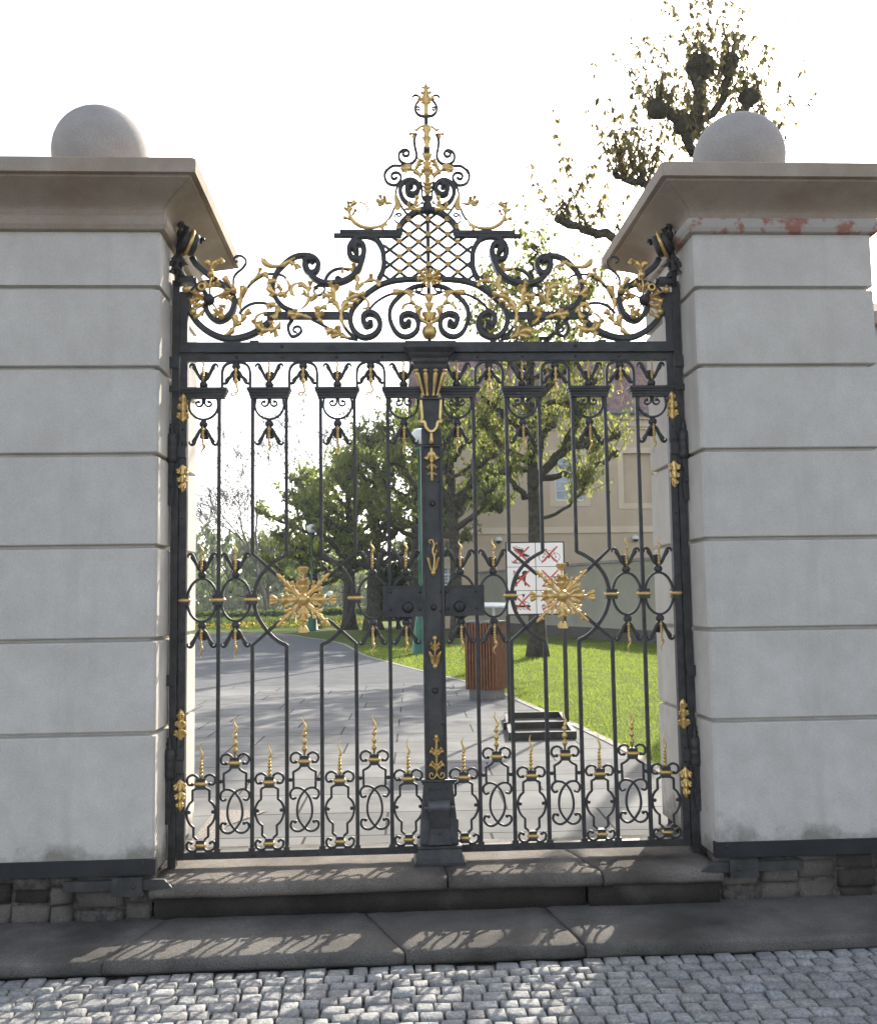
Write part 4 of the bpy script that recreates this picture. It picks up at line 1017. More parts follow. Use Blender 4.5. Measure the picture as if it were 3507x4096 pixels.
# lawn surface with gentle undulation, right of the path
def edge_x(y):
    for i in range(len(ED)-1):
        if ED[i][0] <= y <= ED[i+1][0] and ED[i+1][0] > ED[i][0]:
            return ED[i][1]+(ED[i+1][1]-ED[i][1])*(y-ED[i][0])/(ED[i+1][0]-ED[i][0])
    return ED[0][1] if y < ED[0][0] else -20
def lawn_z(x, y): return -.045+.012*noise.noise(Vector((x*.4, y*.4, 0)))+.05*min(1, max(0, (x-edge_x(y))/3))
mb = MB(); mb.use('lawn', True); ys = [.45+.6*i for i in range(66)]; nx_ = 22; idx = []
for yy in ys:
    e = edge_x(yy)+.105; rowi = []
    for i in range(nx_+1):
        t = (i/nx_)**1.6; x = e+t*(30-e*0); rowi.append(len(mb.v)); mb.v.append((x, yy, lawn_z(x, yy)-(.02 if i == 0 else 0)))
    idx.append(rowi)
for a in range(len(idx)-1):
    for i in range(nx_): mb.face([idx[a][i], idx[a][i+1], idx[a+1][i+1], idx[a+1][i]])
o = mb.build('lawn'); tag(o, None, None, None, 'structure')
# grass blades on the nearer lawn
rg_ = random.Random(11); mb = MB(); mb.use('blade', False)
cnt = 0
while cnt < 125000:
    yy = 1.2+22*rg_.random()**1.7; e = edge_x(yy)+.06; x = e+(5.6-e+yy*.22)*rg_.random()
    cl = .5+.5*noise.noise(Vector((x*1.8, yy*1.8, 4)))
    h = (.014+.022*rg_.random())*(.7+.6*cl)*(1+.05*yy); w = .0025*(1+.12*yy); a = rg_.uniform(0, 2*pi); z = lawn_z(x, yy)-.004
    lx, ly = rg_.gauss(0,.45)*h, rg_.gauss(0,.45)*h; dx, dy = cos(a)*w, sin(a)*w; n0 = len(mb.v)
    mb.v += [(x-dx,yy-dy,z),(x+dx,yy+dy,z),(x+lx,yy+ly,z+h)]; mb.face([n0,n0+1,n0+2]); cnt += 1
o = mb.build('grass'); tag(o, 'short sunlit grass of the lawn beside the path', 'grass', None, 'stuff')

# ------------------------------------------------------------------ sign
def X_mb(mb, cx, cz, s=.088, y=0.0):
    mb.use('signred', False)
    for q, yy in ((1,-.0012),(-1,-.0017)):
        c, d = s, .017; v = sqrt(.5)*d
        mb.prism([(cx-c, cz-c+d*.7),(cx-c+d*.7, cz-c),(cx+c, cz+c-d*.7),(cx+c-d*.7, cz+c)] if q > 0 else [(cx-c, cz+c-d*.7),(cx+c-d*.7, cz-c),(cx+c, cz-c+d*.7),(cx-c+d*.7, cz+c)], y+yy-.0016, y-.0005)
def stroke(mb, pts, w, y, sub=5):
    P = smooth2(pts, sub); m = len(P)
    for i in range(m-1):
        (x0,z0),(x1,z1) = P[i], P[i+1]; l = sqrt((x1-x0)**2+(z1-z0)**2) or 1; nx, nz = -(z1-z0)/l*w/2, (x1-x0)/l*w/2
        mb.prism([(x0-nx,z0-nz),(x1-nx,z1-nz),(x1+nx,z1+nz),(x0+nx,z0+nz)], y-.0006-.00002*(i % 3), y+.0005)
def fillp(mb, pts, y, sub=4):
    P = smooth2(list(pts)+[pts[0]], sub)[:-1]
    ar = sum(P[i][0]*P[(i+1) % len(P)][1]-P[(i+1) % len(P)][0]*P[i][1] for i in range(len(P)))
    if ar < 0: P.reverse()
    n0 = len(mb.v); mb.v += [(p[0], y-.0008, p[1]) for p in P]; mb.face([n0+i for i in range(len(P))])
def circle(mb, cx, cz, r, w, y): stroke(mb, arc(cx, cz, r, r, 0, 360, 24), w, y, 1)
sx0, sx1, sz0, sz1, sy = 1.065, 1.735, 1.208, 2.037, 5.35
sg = thing('prohibition_sign', (1.40, sy, -.05), 'freestanding white board of six crossed-out pictograms on two black posts with a low steel base', 'sign')
mb = MB(); mb.use('dark', False); mb.bbox(sx0, sx1, sy-.018, sy+.022, sz0, sz1); mb.bbox(sx1+.0005, sx1+.045, sy-.012, sy+.012, 1.76, 1.80)
mb.use('signwhite'); yf = sy-.0215; b = .016; mx = (sx0+sx1)/2+.003; cell = []
hz = [sz0+b, sz0+b+.263, sz0+b+.265*2, sz1-.010]
for r in range(3):
    for c in range(2):
        x0 = sx0+b if c == 0 else mx+.004; x1 = mx-.004 if c == 0 else sx1-b; z0 = hz[r]+.003; z1 = hz[r+1]-.003
        mb.bbox(x0, x1, yf, sy-.0185, z0, z1); cell.append(((x0+x1)/2, (z0+z1)/2))
bd = mb.build('board', sg)
Y = yf-.0004
def pic(name, ci, fn):
    cx, cz = cell[ci]; mb = MB(); mb.use('signblack', False); fn(mb, cx, cz); X_mb(mb, cx+.0, cz, .097, Y-.0012); mb.build(name, bd)
def shoe(mb, cx, cz):
    fillp(mb, [(cx-.075,cz+.055),(cx-.06,cz+.078),(cx-.04,cz+.072),(cx+.025,cz+.06),(cx+.03,cz+.04),(cx+.025,cz+.02),(cx+.05,cz+.012),(cx+.085,cz-.005),(cx+.085,cz-.022),(cx+.03,cz-.02),(cx-.02,cz+.008),(cx-.065,cz+.045)], Y, 3)
    stroke(mb, [(cx-.085,cz+.06),(cx-.06,cz+.03),(cx-.02,cz+.0),(cx+.03,cz-.03),(cx+.08,cz-.036),(cx+.096,cz-.018),(cx+.09,cz-.002)], .005, Y)
    stroke(mb, [(cx-.075,cz+.07),(cx-.055,cz+.096),(cx-.035,cz+.085),(cx+.03,cz+.07)], .005, Y)
    for x, l in ((-.095,.03),(-.07,.035),(-.05,.03),(.0,.03),(.02,.04),(.04,.035),(.06,.03),(.08,.03)):
        fillp(mb, [(cx+x-.008,cz-.09),(cx+x+.008,cz-.09),(cx+x+(.012 if x > 0 else -.014),cz-.09+l)], Y, 1)
    fillp(mb, [(cx-.09,cz-.097),(cx+.08,cz-.097),(cx+.08,cz-.088),(cx-.09,cz-.088)], Y, 1)
def bike(mb, cx, cz):
    for x in (-.075,.072): circle(mb, cx+x, cz-.03, .046, .005, Y); mb.lathe((cx+x,Y-.0006,cz-.03),[(.007,0),(.007,.0005)],10,'y')
    A, Bp, C, D, H = (cx-.075,cz-.03), (cx-.008,cz-.03), (cx-.035,cz+.042), (cx+.048,cz+.042), (cx+.072,cz-.03)
    for p, q in ((A,Bp),(A,C),(C,Bp),(C,D),(Bp,D),(D,H)): stroke(mb, [p, q], .005, Y, 1)
    stroke(mb, [(cx-.035,cz+.042),(cx-.039,cz+.058)], .005, Y, 1); stroke(mb, [(cx-.055,cz+.06),(cx-.022,cz+.06)], .007, Y, 1)
    stroke(mb, [(cx+.048,cz+.042),(cx+.043,cz+.06),(cx+.062,cz+.066),(cx+.07,cz+.05)], .005, Y); mb.lathe((cx-.008,Y-.0006,cz-.03),[(.013,0),(.013,.0005)],12,'y')
def dog(mb, cx, cz):
    fillp(mb, [(cx-.072,cz+.04),(cx-.05,cz+.036),(cx-.01,cz+.03),(cx+.015,cz+.055),(cx+.014,cz+.078),(cx+.03,cz+.09),(cx+.055,cz+.09),(cx+.078,cz+.076),(cx+.074,cz+.064),(cx+.052,cz+.058),(cx+.052,cz+.03),(cx+.045,cz-.0),(cx+.046,cz-.03),(cx+.05,cz-.075),(cx+.034,cz-.078),(cx+.026,cz-.03),(cx+.0,cz-.012),(cx-.04,cz-.008),(cx-.055,cz-.03),(cx-.05,cz-.08),(cx-.07,cz-.08),(cx-.078,cz-.03),(cx-.082,cz+.02)], Y, 3)
    stroke(mb, [(cx-.075,cz+.03),(cx-.088,cz+.055),(cx-.08,cz+.085)], .007, Y); fillp(mb, [(cx+.02,cz+.086),(cx+.006,cz+.07),(cx+.012,cz+.048),(cx+.024,cz+.06)], Y, 3)
def skate(mb, cx, cz):
    stroke(mb, [(cx-.09,cz+.03),(cx-.07,cz+.018),(cx+.07,cz+.018),(cx+.09,cz+.03)], .009, Y)
    for x in (-.055,.055):
        fillp(mb, [(cx+x-.014,cz+.012),(cx+x+.014,cz+.012),(cx+x,cz-.004)], Y, 1); circle(mb, cx+x, cz-.010, .011, .005, Y)
def roller(mb, cx, cz):
    stroke(mb, [(cx-.055,cz+.085),(cx-.01,cz+.085),(cx+.03,cz+.09),(cx+.012,cz+.04),(cx+.02,cz+.012),(cx+.06,cz+.002),(cx+.07,cz-.03),(cx-.07,cz-.03),(cx-.072,cz+.02),(cx-.055,cz+.085)], .005, Y, 3)
    fillp(mb, [(cx-.08,cz-.032),(cx+.09,cz-.032),(cx+.096,cz-.055),(cx-.085,cz-.055)], Y, 1)
    for x in (-.066,-.022,.022,.066): circle(mb, cx+x, cz-.066, .014, .006, Y)
    fillp(mb, [(cx+.0,cz+.085),(cx+.03,cz+.09),(cx+.014,cz+.055)], Y, 1)
    for k in range(3): stroke(mb, [(cx+.018+.012*k,cz+.016-.003*k),(cx+.012+.012*k,cz-.006-.004*k)], .006, Y, 1)
def scooter(mb, cx, cz):
    for x in (-.075,.068): circle(mb, cx+x, cz-.06, .02, .007, Y)
    stroke(mb, [(cx-.07,cz-.055),(cx+.03,cz-.055),(cx+.052,cz-.03),(cx+.03,cz+.075)], .008, Y, 3); stroke(mb, [(cx+.005,cz+.07),(cx+.05,cz+.08)], .008, Y, 1)
    stroke(mb, [(cx+.052,cz-.03),(cx+.068,cz-.06)], .007, Y, 1); stroke(mb, [(cx-.098,cz-.05),(cx-.085,cz-.03),(cx-.062,cz-.034)], .009, Y)
pic('roller_skate_pictogram', 0, roller); pic('scooter_pictogram', 1, scooter); pic('dog_pictogram', 2, dog); pic('skateboard_pictogram', 3, skate); pic('shoe_pictogram', 4, shoe); pic('bicycle_pictogram', 5, bike)
for x in (1.078, 1.716):
    mb = MB(); mb.use('dark', False); mb.bbox(x-.022, x+.022, sy-.0175, sy+.021, -.045, sz0-.0008); mb.build('post', sg)
mb = MB(); mb.use('dark', False)
for (ya, xs) in ((4.52,-.04),(5.335,.0),(6.25,.12)):
    mb.bbox(1.0+xs+.002, 1.70+xs, ya-.024, ya+.024, -.046, .03)
for xa_ in (1.0, 1.66):
    mb.loft([[(xa_-.042,4.50,-.0465),(xa_,4.50,-.0465),(xa_,4.50,.024),(xa_-.042,4.50,.024)],[(xa_+.12,6.27,-.0465),(xa_+.16,6.27,-.0465),(xa_+.16,6.27,.024),(xa_+.12,6.27,.024)]])
mb.build('base_frame', sg)

# ------------------------------------------------------------------ litter bin
bn = thing('litter_bin', (1.16, 8.65, -.05), 'square litter bin clad in upright brown wooden slats beside the sign', 'litter bin')
th = radians(30); bx, by, a_ = 1.16, 8.72, .45
def bp(u, v): return (bx+u*cos(th)-v*sin(th) if False else bx+u*cos(-th)-v*sin(-th), by+u*sin(-th)+v*cos(-th))
mb = MB(); mb.use('greysteel', False); h = a_/2-.03; mb.box((bx,by,.02), (2*h,2*h,.139), -th); mb.build('plinth', bn)
mb = MB(); mb.use('dark', False); h = a_/2-.022; mb.box((bx,by,.565), (2*h,2*h,.95), -th); mb.build('liner', bn)
for s_ in range(4):
    mb = MB(); mb.use('wood', False); A = -th+s_*pi/2; n = 10; g = a_/n
    for i in range(n):
        u = -a_/2+g*(i+.5); px = bx+cos(A)*u+sin(A)*(a_/2); py = by+sin(A)*u-cos(A)*(a_/2)
        mb.box((px,py,.57), (g*.62,.034,.96-.004*(i%3)), A)
    mb.build('slat_panel', bn)
mb = MB(); mb.use('greysteel', False)
for s_ in range(4):
    A = -th+s_*pi/2; px = bx+sin(A)*(a_/2-.01); py = by-cos(A)*(a_/2-.01); mb.box((px,py,1.062+.001*(s_%2)), (a_+.03,.07,.022), A)
mb.build('rim', bn)

# ------------------------------------------------------------------ lamps
def lamp(x, y, zg, gr_, label, rb=.30, hb=1.0, rp=.075, rp2=.06, step=2.45, g='globe lamps along the path', skirt=True):
    t = thing('street_lamp', (x, y, -.05), label, 'street lamp', g)
    mb = MB(); mb.use('green', True)
    mb.lathe((x,y,-.05), [(rb,0),(rb,.05),(rb*.93,.06),(rb*.62,hb*.82),(rb*.5,hb),(rp*1.3,hb+.02),(rp,hb+.06),(rp,step-.03),(rp*1.25,step),(rp*1.25,step+.06),(rp2,step+.1),(rp2,zg-gr_-.10),(rp2*2,zg-gr_-.08),(rp2*2.3,zg-gr_+.03)], 20); p = mb.build('pole', t)
    mb = MB(); mb.use('dark', True); mb.lathe((x,y,zg-gr_-.03), [(gr_*.52,-.04),(gr_*.6,0),(gr_*.66,.06),(gr_*.5,.075)], 20); mb.build('fitting', t)
    mb = MB(); mb.use('globe', True); k = 16; mb.lathe((x,y,zg), [(max(1e-4,gr_*sin(pi*i/k)), -gr_*cos(pi*i/k)) for i in range(k+1)], 24); mb.build('globe', t)
    if skirt: mb = MB(); mb.use('green', False); mb.box((x+.02,y-rb*.72,.45), (.16,.03,.4)); mb.build('door', p)
lamp(.60, 19.9, 5.66, .235, 'tall green lamp post half hidden behind the central meeting post of the gate')
lamp(-3.90, 41.2, 4.80, .225, 'green lamp post with a white globe standing under the dense trees behind the left rosette', .30, .95, .07, .05, 2.3, skirt=False)
lamp(-5.65, 49.4, 4.3, .2, 'green lamp base seen just left of the dense trees, its globe hidden among the leaves', .30, .95, .07, .05, 2.3, skirt=False)
lamp(-6.1, 92, 1.95, .30, 'very distant pale lamp with a small white globe above the low hedge', .14, .4, .06, .05, .9, skirt=False)

# ------------------------------------------------------------------ building, garden wall
bl = thing('long_building', (14, 41, -.05), 'long ochre plastered building with a purple brown tile roof behind the lawn', 'building')
FX0, FX1, FY = 1.4, 34, 40.0
HOLES = [(7.67,9.06,5.9,8.06,'w'),(10.95,12.4,5.75,8.15,'b'),(14.3,15.7,5.9,8.06,'w'),(17.6,19.0,5.75,8.15,'b'),(20.9,22.3,5.9,8.06,'w'),(2.31,2.76,2.0,2.80,'w')]
mb = MB(); mb.use('ochre', False)
xs = sorted({FX0, FX1, *[h[0] for h in HOLES], *[h[1] for h in HOLES]}); zs = sorted({-.085, 10.15, *[h[2] for h in HOLES], *[h[3] for h in HOLES]})
for i in range(len(xs)-1):
    for j in range(len(zs)-1):
        xm, zm = (xs[i]+xs[i+1])/2, (zs[j]+zs[j+1])/2
        if any(h[0] < xm < h[1] and h[2] < zm < h[3] for h in HOLES): continue
        n0 = len(mb.v); mb.v += [(xs[i],FY,zs[j]),(xs[i+1],FY,zs[j]),(xs[i+1],FY,zs[j+1]),(xs[i],FY,zs[j+1])]; mb.face([n0,n0+1,n0+2,n0+3])
for h in HOLES:
    d = .22
    for a, b in (((h[0],h[2]),(h[1],h[2])),((h[1],h[2]),(h[1],h[3])),((h[1],h[3]),(h[0],h[3])),((h[0],h[3]),(h[0],h[2]))):
        n0 = len(mb.v); mb.v += [(a[0],FY,a[1]),(b[0],FY,b[1]),(b[0],FY+d,b[1]),(a[0],FY+d,a[1])]; mb.face([n0,n0+3,n0+2,n0+1])
mb.bbox(FX0, FX0+.3, FY+.001, FY+9, -.085, 10.15); mb.bbox(FX1-.3, FX1, FY+.001, FY+9, -.085, 10.15); mb.bbox(FX0, FX1, FY+8.7, FY+9, -.085, 10.149)
mb.build('wall', bl)
mb = MB(); mb.use('ochre_light', False); mb.bbox(FX0-.05, FX1+.05, FY-.07, FY+.02, 4.36, 4.44); mb.bbox(FX0-.03, FX1+.03, FY-.045, FY+.02, 4.4405, 4.66)
mb.build('string_course', bl)
mb = MB(); mb.use('ochre_light', False); mb.bbox(FX0-.08, FX1, FY-.12, FY+.02, 9.28, 9.40); mb.bbox(FX0-.1, FX1, FY-.22, FY+.02, 9.401, 9.72); mb.bbox(FX0-.1, FX1, FY-.40, FY+.02, 9.721, 9.93); mb.build('eaves_cornice', bl)
for h in HOLES:
    mb = MB(); mb.use('ochre_light', False); e = .27 if h[1]-h[0] > 1 else .06
    for a in ((h[0]-e,h[1]+e,h[3]+.0,h[3]+e),(h[0]-e,h[1]+e,h[2]-e,h[2])): mb.bbox(a[0],a[1],FY-.035,FY+.01,a[2],a[3])
    mb.bbox(h[0]-e,h[0],FY-.0345,FY+.01,h[2],h[3]); mb.bbox(h[1],h[1]+e,FY-.0345,FY+.01,h[2],h[3])
    if h[4] == 'b':
        mb.use('ochre'); mb.bbox(h[0],h[1],FY+.21,FY+.24,h[2],h[3]); mb.build('blind_window', bl)
    else:
        s = mb.build('window', bl); x0, x1, z0, z1 = h[:4]; mb = MB(); mb.use('white', False); f = .07 if x1-x0 > 1 else .04; yy = FY+.12
        for a in ((x0,x0+f,z0,z1),(x1-f,x1,z0,z1),((x0+x1)/2-f*.7,(x0+x1)/2+f*.7,z0+f,z1-f)): mb.bbox(a[0],a[1],yy-.03,yy+.03,a[2],a[3])
        mb.bbox(x0+f,x1-f,yy-.0295,yy+.0295,z0,z0+f); mb.bbox(x0+f,x1-f,yy-.0295,yy+.0295,z1-f,z1)
        zt = z0+(z1-z0)*.62; mb.bbox(x0+f,x1-f,yy-.035,yy+.02,zt-.045,zt+.045)
        for zz in (z0+(z1-z0)*.22, z0+(z1-z0)*.42, z0+(z1-z0)*.82): mb.bbox(x0+f,x1-f,yy-.015,yy+.015,zz-.016,zz+.016)
        mb.build('frame', s); mb = MB(); mb.use('glass', False); n0 = 0
        mb.bbox(x0+.01, x1-.01, yy+.031, yy+.037, z0+.01, z1-.01); mb.build('pane', s)
# tiled roof
mb = MB(); mb.use('tile', True); x0, x1 = FX0-.5, FX1+.3; per = .24; nx2 = int((x1-x0)/per*6); rows = 20; sl = tan_ = math.tan(radians(38)); run = 4.6
for r in range(rows):
    for e in (0, 1):
        t = (r+e)/rows; y = FY-.62+run*t; zb = 10.0+run*t*sl+(.05 if e == 0 else .005)
        n0 = len(mb.v)
        for i in range(nx2+1): mb.v.append((x0+(x1-x0)*i/nx2, y, zb+.085*abs(sin(pi*i/6))+.012*sin(i*7.3+r*3)))
        if r or e:
            if e == 1 or True:
                for i in range(nx2): mb.face([n0-nx2-1+i, n0-nx2+i, n0+i+1, n0+i])
n0 = len(mb.v); zr = 10.0+run*sl; mb.v += [(x0,FY-.62+run,zr),(x1,FY-.62+run,zr),(x1,FY+9.4,10.0),(x0,FY+9.4,10.0)]; mb.smooth = False; mb.face([n0,n0+1,n0+2,n0+3])
rf = mb.build('roof', bl)
mb = MB(); mb.use('gutter', True); mb.tube([(x0,FY-.66,10.0),(x1,FY-.66,10.0)], .10, 8); mb.tube([(1.75,FY-.12,9.9),(1.75,FY-.12,-.05)], .06, 8); mb.build('gutter', bl)
for x, lab in ((4.91,'white dome security camera on the ochre wall just left of the sign'),(11.4,'white dome security camera on the ochre wall between the sign and the right pillar')):
    t = thing('security_camera', (x, FY, 4.0), lab, 'security camera', 'dome cameras on the long building')
    mb = MB(); mb.use('white', True); mb.lathe((x,FY-.16,4.06), [(.17,-.04),(.175,.0),(.16,.07),(.10,.13),(.001,.15)], 18); mb.use('white', False); mb.bbox(x-.05,x+.05,FY-.16,FY,4.05,4.13); mb.build('housing', t)
    mb = MB(); mb.use('signblack', True); mb.lathe((x,FY-.16,4.02), [(.001,-.13),(.07,-.11),(.12,-.06),(.145,.0)], 16); mb.build('lens_dome', t)
t = thing('utility_box', (4.95, FY-.1, 1.2), 'blue grey metal cabinet fixed low on the ochre wall behind the bin', 'utility box')
mb = MB(); mb.use('greypaint', False); mb.bbox(4.62, 5.28, FY-.16, FY, 1.18, 1.97); mb.build('cabinet', t); mb = MB(); mb.use('dark', False); mb.bbox(5.08, 5.12, FY-.175, FY-.161, 1.52, 1.64); mb.build('latch', t)
t = thing('lectern_table', (3.06, 25, -.05), 'small white sloping information table on one leg behind the bin', 'information table')
mb = MB(); mb.use('white', False); mb.loft([[(2.66,24.7,1.10),(3.46,24.7,1.08),(3.46,24.7,1.13),(2.66,24.7,1.15)],[(2.66,25.3,1.20),(3.46,25.3,1.18),(3.46,25.3,1.23),(2.66,25.3,1.25)]]); mb.build('top', t)
mb = MB(); mb.use('white', False); mb.bbox(2.98,3.06,24.96,25.04,-.05,1.16); mb.build('leg', t)
# garden wall running obliquely towards the right pillar
gw = thing('garden_wall', (6.0, 26, -.06), 'grey green rendered garden wall closing the lawn on the right', 'wall')
A, Bq = Vector((3.6,36.0,0)), Vector((10.6,10.5,0)); d = (Bq-A); L = d.length; d.normalize(); nrm = Vector((d.y,-d.x,0)); nrm = -nrm if nrm.x < 0 else nrm
def wallbox(mb, off0, off1, z0, z1):
    p = [A+nrm*off0, Bq+nrm*off0, Bq+nrm*off1, A+nrm*off1]
    mb.loft([[(v.x,v.y,z0) for v in p],[(v.x,v.y,z1) for v in p]])
mb = MB(); mb.use('greywall', False); wallbox(mb, 0, .35, -.085, 2.42); mb.build('wall_face', gw)
mb = MB(); mb.use('edging', False); wallbox(mb, -.07, .42, 2.421, 2.50); mb.build('coping', gw)
mb = MB(); mb.use('dirt', False); wallbox(mb, -.10, -.001, -.085, .38); mb.build('dark_base_strip', gw)  # plain dark strip along the foot of the wall
# ------------------------------------------------------------------ trees
def kite(mb, p, d, s, rnd, wd=.30):
    d = d.normalized(); a = d.cross(Vector((rnd.gauss(0,1), rnd.gauss(0,1), rnd.gauss(0,.4))))
    if a.length < 1e-4: a = Vector((1,0,0))
    a.normalize(); n0 = len(mb.v); m = p+d*s*.58
    mb.v += [tuple(p), tuple(m+a*s*wd), tuple(p+d*s), tuple(m-a*s*wd)]; mb.face([n0,n0+1,n0+2,n0+3])
def cluster(mb, p, s, rnd, k=4, droop=1.0):
    for i in range(k):
        a = rnd.uniform(0, 2*pi); kite(mb, p, Vector((cos(a)*.42, sin(a)*.42, -droop*rnd.uniform(.5,1.1))), s*rnd.uniform(.7,1.15), rnd, .20)
def knob(mb, p, r, rnd):
    mb.use('bark', True); k = 6; n = 9; rings = []
    for i in range(k+1):
        t = pi*i/k; rings.append([(p[0]+max(.002,r*sin(t))*cos(2*pi*j/n)*rnd.uniform(.8,1.2), p[1]+max(.002,r*sin(t))*sin(2*pi*j/n)*rnd.uniform(.8,1.2), p[2]-r*cos(t)*rnd.uniform(.85,1.1)) for j in range(n)])
    mb.loft(rings)
def wob(pts, amt, rnd):
    P = smooth2([tuple(p) for p in pts], 4)
    return [Vector((p[0]+rnd.gauss(0,amt), p[1]+rnd.gauss(0,amt), p[2]+rnd.gauss(0,amt*.5))) if 0 < i < len(P)-1 else Vector(p) for i, p in enumerate(P)]
def tree(name, label, x, y, H, r0, zb, spread, nl, ns, nc, size, leaf, seed, group=None, limbs=None, shoot=(.5,1.2), k=4, prof=None, twig='twig', up=1.0, leader=True, cat='tree', loose=.07):
    rnd = random.Random(seed); root = thing(name, (x, y, -.05), label, cat, group)
    tb = MB(); tb.use('bark', True); cr = MB()
    def skin(P, ra, rb, n=8):
        m = len(P); tb.use('bark', True); tb.tube(P, [(ra+(rb-ra)*i/(m-1))*rnd.uniform(.9,1.12) for i in range(m)], n)
    top = H*.84
    lean = (rnd.gauss(0,.15), rnd.gauss(0,.15))
    lp = [(x,y,-.12),(x+lean[0]*.2,y+lean[1]*.2,top*.3),(x+lean[0],y+lean[1]*.6,top*.65),(x+lean[0]*.6,y+lean[1],top)]
    LP = wob(lp, r0*.06, rnd); m = len(LP)
    tb.tube(LP, [r0*(1.45 if i == 0 else 1.12 if i == 1 else (1-.72*i/(m-1)))*rnd.uniform(.95,1.06) for i in range(m)], 12)
    L = []
    if limbs:
        for pts, ra, rb in limbs:
            P = wob(pts, .03, rnd); skin(P, ra, rb); knob(tb, P[-1], rb*(rnd.uniform(1.9,2.6) if rb > .055 else rnd.uniform(1.15,1.4)), rnd); L.append((P, ra)); L.append((P[len(P)//2:], ra))
    for i in range(nl):
        f = (i+.5)/nl; z = zb+(top-zb)*f; az = i*2.39996+seed; ln = spread*(prof(f) if prof else (1-.55*f*f))*rnd.uniform(.62,1.1)
        q = LP[min(m-1, max(0, int(z/top*(m-1))))]; el = radians(rnd.uniform(0,32))+.5*f
        dx, dy = cos(az), sin(az); pts = [(q.x,q.y,z)]
        for s in (.3,.6,.85,1.0): pts.append((q.x+dx*ln*s*cos(el), q.y+dy*ln*s*cos(el), z+ln*s*sin(el)*.55+ln*.30*s**2.2+rnd.gauss(0,.08)))
        P = wob(pts, .05, rnd); ra = r0*.42*(1-.45*f); skin(P, ra, ra*.55, 7)
        knob(tb, P[-1], ra*rnd.uniform(.9,1.4), rnd)
        if rnd.random() < .6: knob(tb, P[len(P)*2//3], ra*rnd.uniform(.8,1.15), rnd)
        L.append((P, ra))
    L.append((LP[int(m*.55):], r0*.3))
    for P, ra in L:
        for s in range(ns):
            t = rnd.random()**.6; b = P[min(len(P)-1, int((.25+.75*t)*(len(P)-1)+.5))]
            a = rnd.uniform(0,2*pi); l = rnd.uniform(*shoot)*(1 if t > .5 else .75); u = up*rnd.uniform(.15,1.25)
            d = Vector((cos(a)*.62, sin(a)*.62, u)).normalized(); g = Vector((rnd.gauss(0,.14), rnd.gauss(0,.14), .22*up))
            S_ = [b+d*l*q+g*l*q*q for q in (0,.35,.7,1)]
            cr.use(twig, False); cr.tube(S_, [.012,.009,.007,.0045] if size < .25 else [.016,.012,.009,.005], 3)
            cr.use(leaf, False)
            for c in range(nc):
                q = (.12+.9*rnd.random()); p = b+d*l*q+g*l*q*q+Vector((rnd.gauss(0,loose),rnd.gauss(0,loose),rnd.gauss(0,loose*.7)))*(1+size)
                cluster(cr, p, size*rnd.uniform(.55,1.15), rnd, k)
    tb.build('trunk', root, (x,y,-.12)); cr.build('crown', root, (x,y,zb))
    return root
GA = 'pollarded chestnut trees along the lawn'
tree('chestnut_tree', 'sparse pollarded chestnut just behind the right pillar, its knobbly branches reaching over the stone ball', 4.3, 8.0, 9.3, .17, 6.4, .9, 3, 10, 8, .13, 'leaf_backlit', 21, GA,
     limbs=[([(4.28,8,7.0),(3.9,7.95,7.05),(3.62,7.9,7.25),(3.45,7.9,7.42)],.07,.045), ([(4.25,8,6.3),(3.5,7.9,6.35),(3.0,7.9,6.55),(2.62,7.85,6.66),(2.23,7.8,6.8)],.09,.05), ([(4.25,8,7.9),(4.18,7.95,8.1),(4.10,7.9,8.26)],.08,.07),
            ([(4.1,7.9,8.26),(3.95,7.9,8.42),(3.74,7.9,8.5)],.07,.075), ([(4.3,8,8.2),(4.4,8,8.7),(4.45,8,9.2)],.10,.10), ([(3.5,7.9,7.4),(3.3,7.85,7.4),(3.08,7.85,7.5)],.05,.04), ([(4.3,8,7.6),(4.9,8.1,8.2),(5.2,8.1,8.8)],.1,.06), ([(4.3,8,7.2),(5.1,8.2,7.6),(5.6,8.2,8.2)],.08,.06), ([(4.4,8,8.4),(4.75,8,8.7),(4.9,8,9.3)],.06,.06)], shoot=(.6,1.25), k=4, up=1.7, loose=.022)
tree('chestnut_tree', 'pollarded chestnut with an upright trunk standing behind the sign on the lawn', 3.2, 17.2, 10.6, .205, 3.6, 2.1, 17, 13, 11, .145, 'leaf', 4, GA,
     limbs=[([(3.15,17.2,4.0),(3.7,17.0,4.7),(4.25,16.9,4.95),(4.6,16.9,4.9),(5.15,16.9,5.2)],.13,.06), ([(3.9,17,4.85),(4.2,16.9,5.4),(4.26,16.8,5.8)],.10,.07), ([(3.15,17.2,4.6),(2.5,17.0,4.9),(2.0,16.9,5.5)],.11,.06), ([(3.1,17.2,5.8),(3.8,17,6.6),(4.6,17,7.2)],.09,.05), ([(3.1,17.2,6.5),(2.5,17,7.2),(2.0,17,7.9)],.08,.05), ([(3.1,17.2,7.0),(3.9,17,7.8),(4.5,17,8.5)],.07,.045), ([(3.15,17.2,3.2),(3.7,17,3.35),(4.2,16.9,3.75),(4.4,16.9,4.1)],.05,.025)],
     prof=lambda f: 1.0-.28*f, shoot=(.55,1.25), k=4)
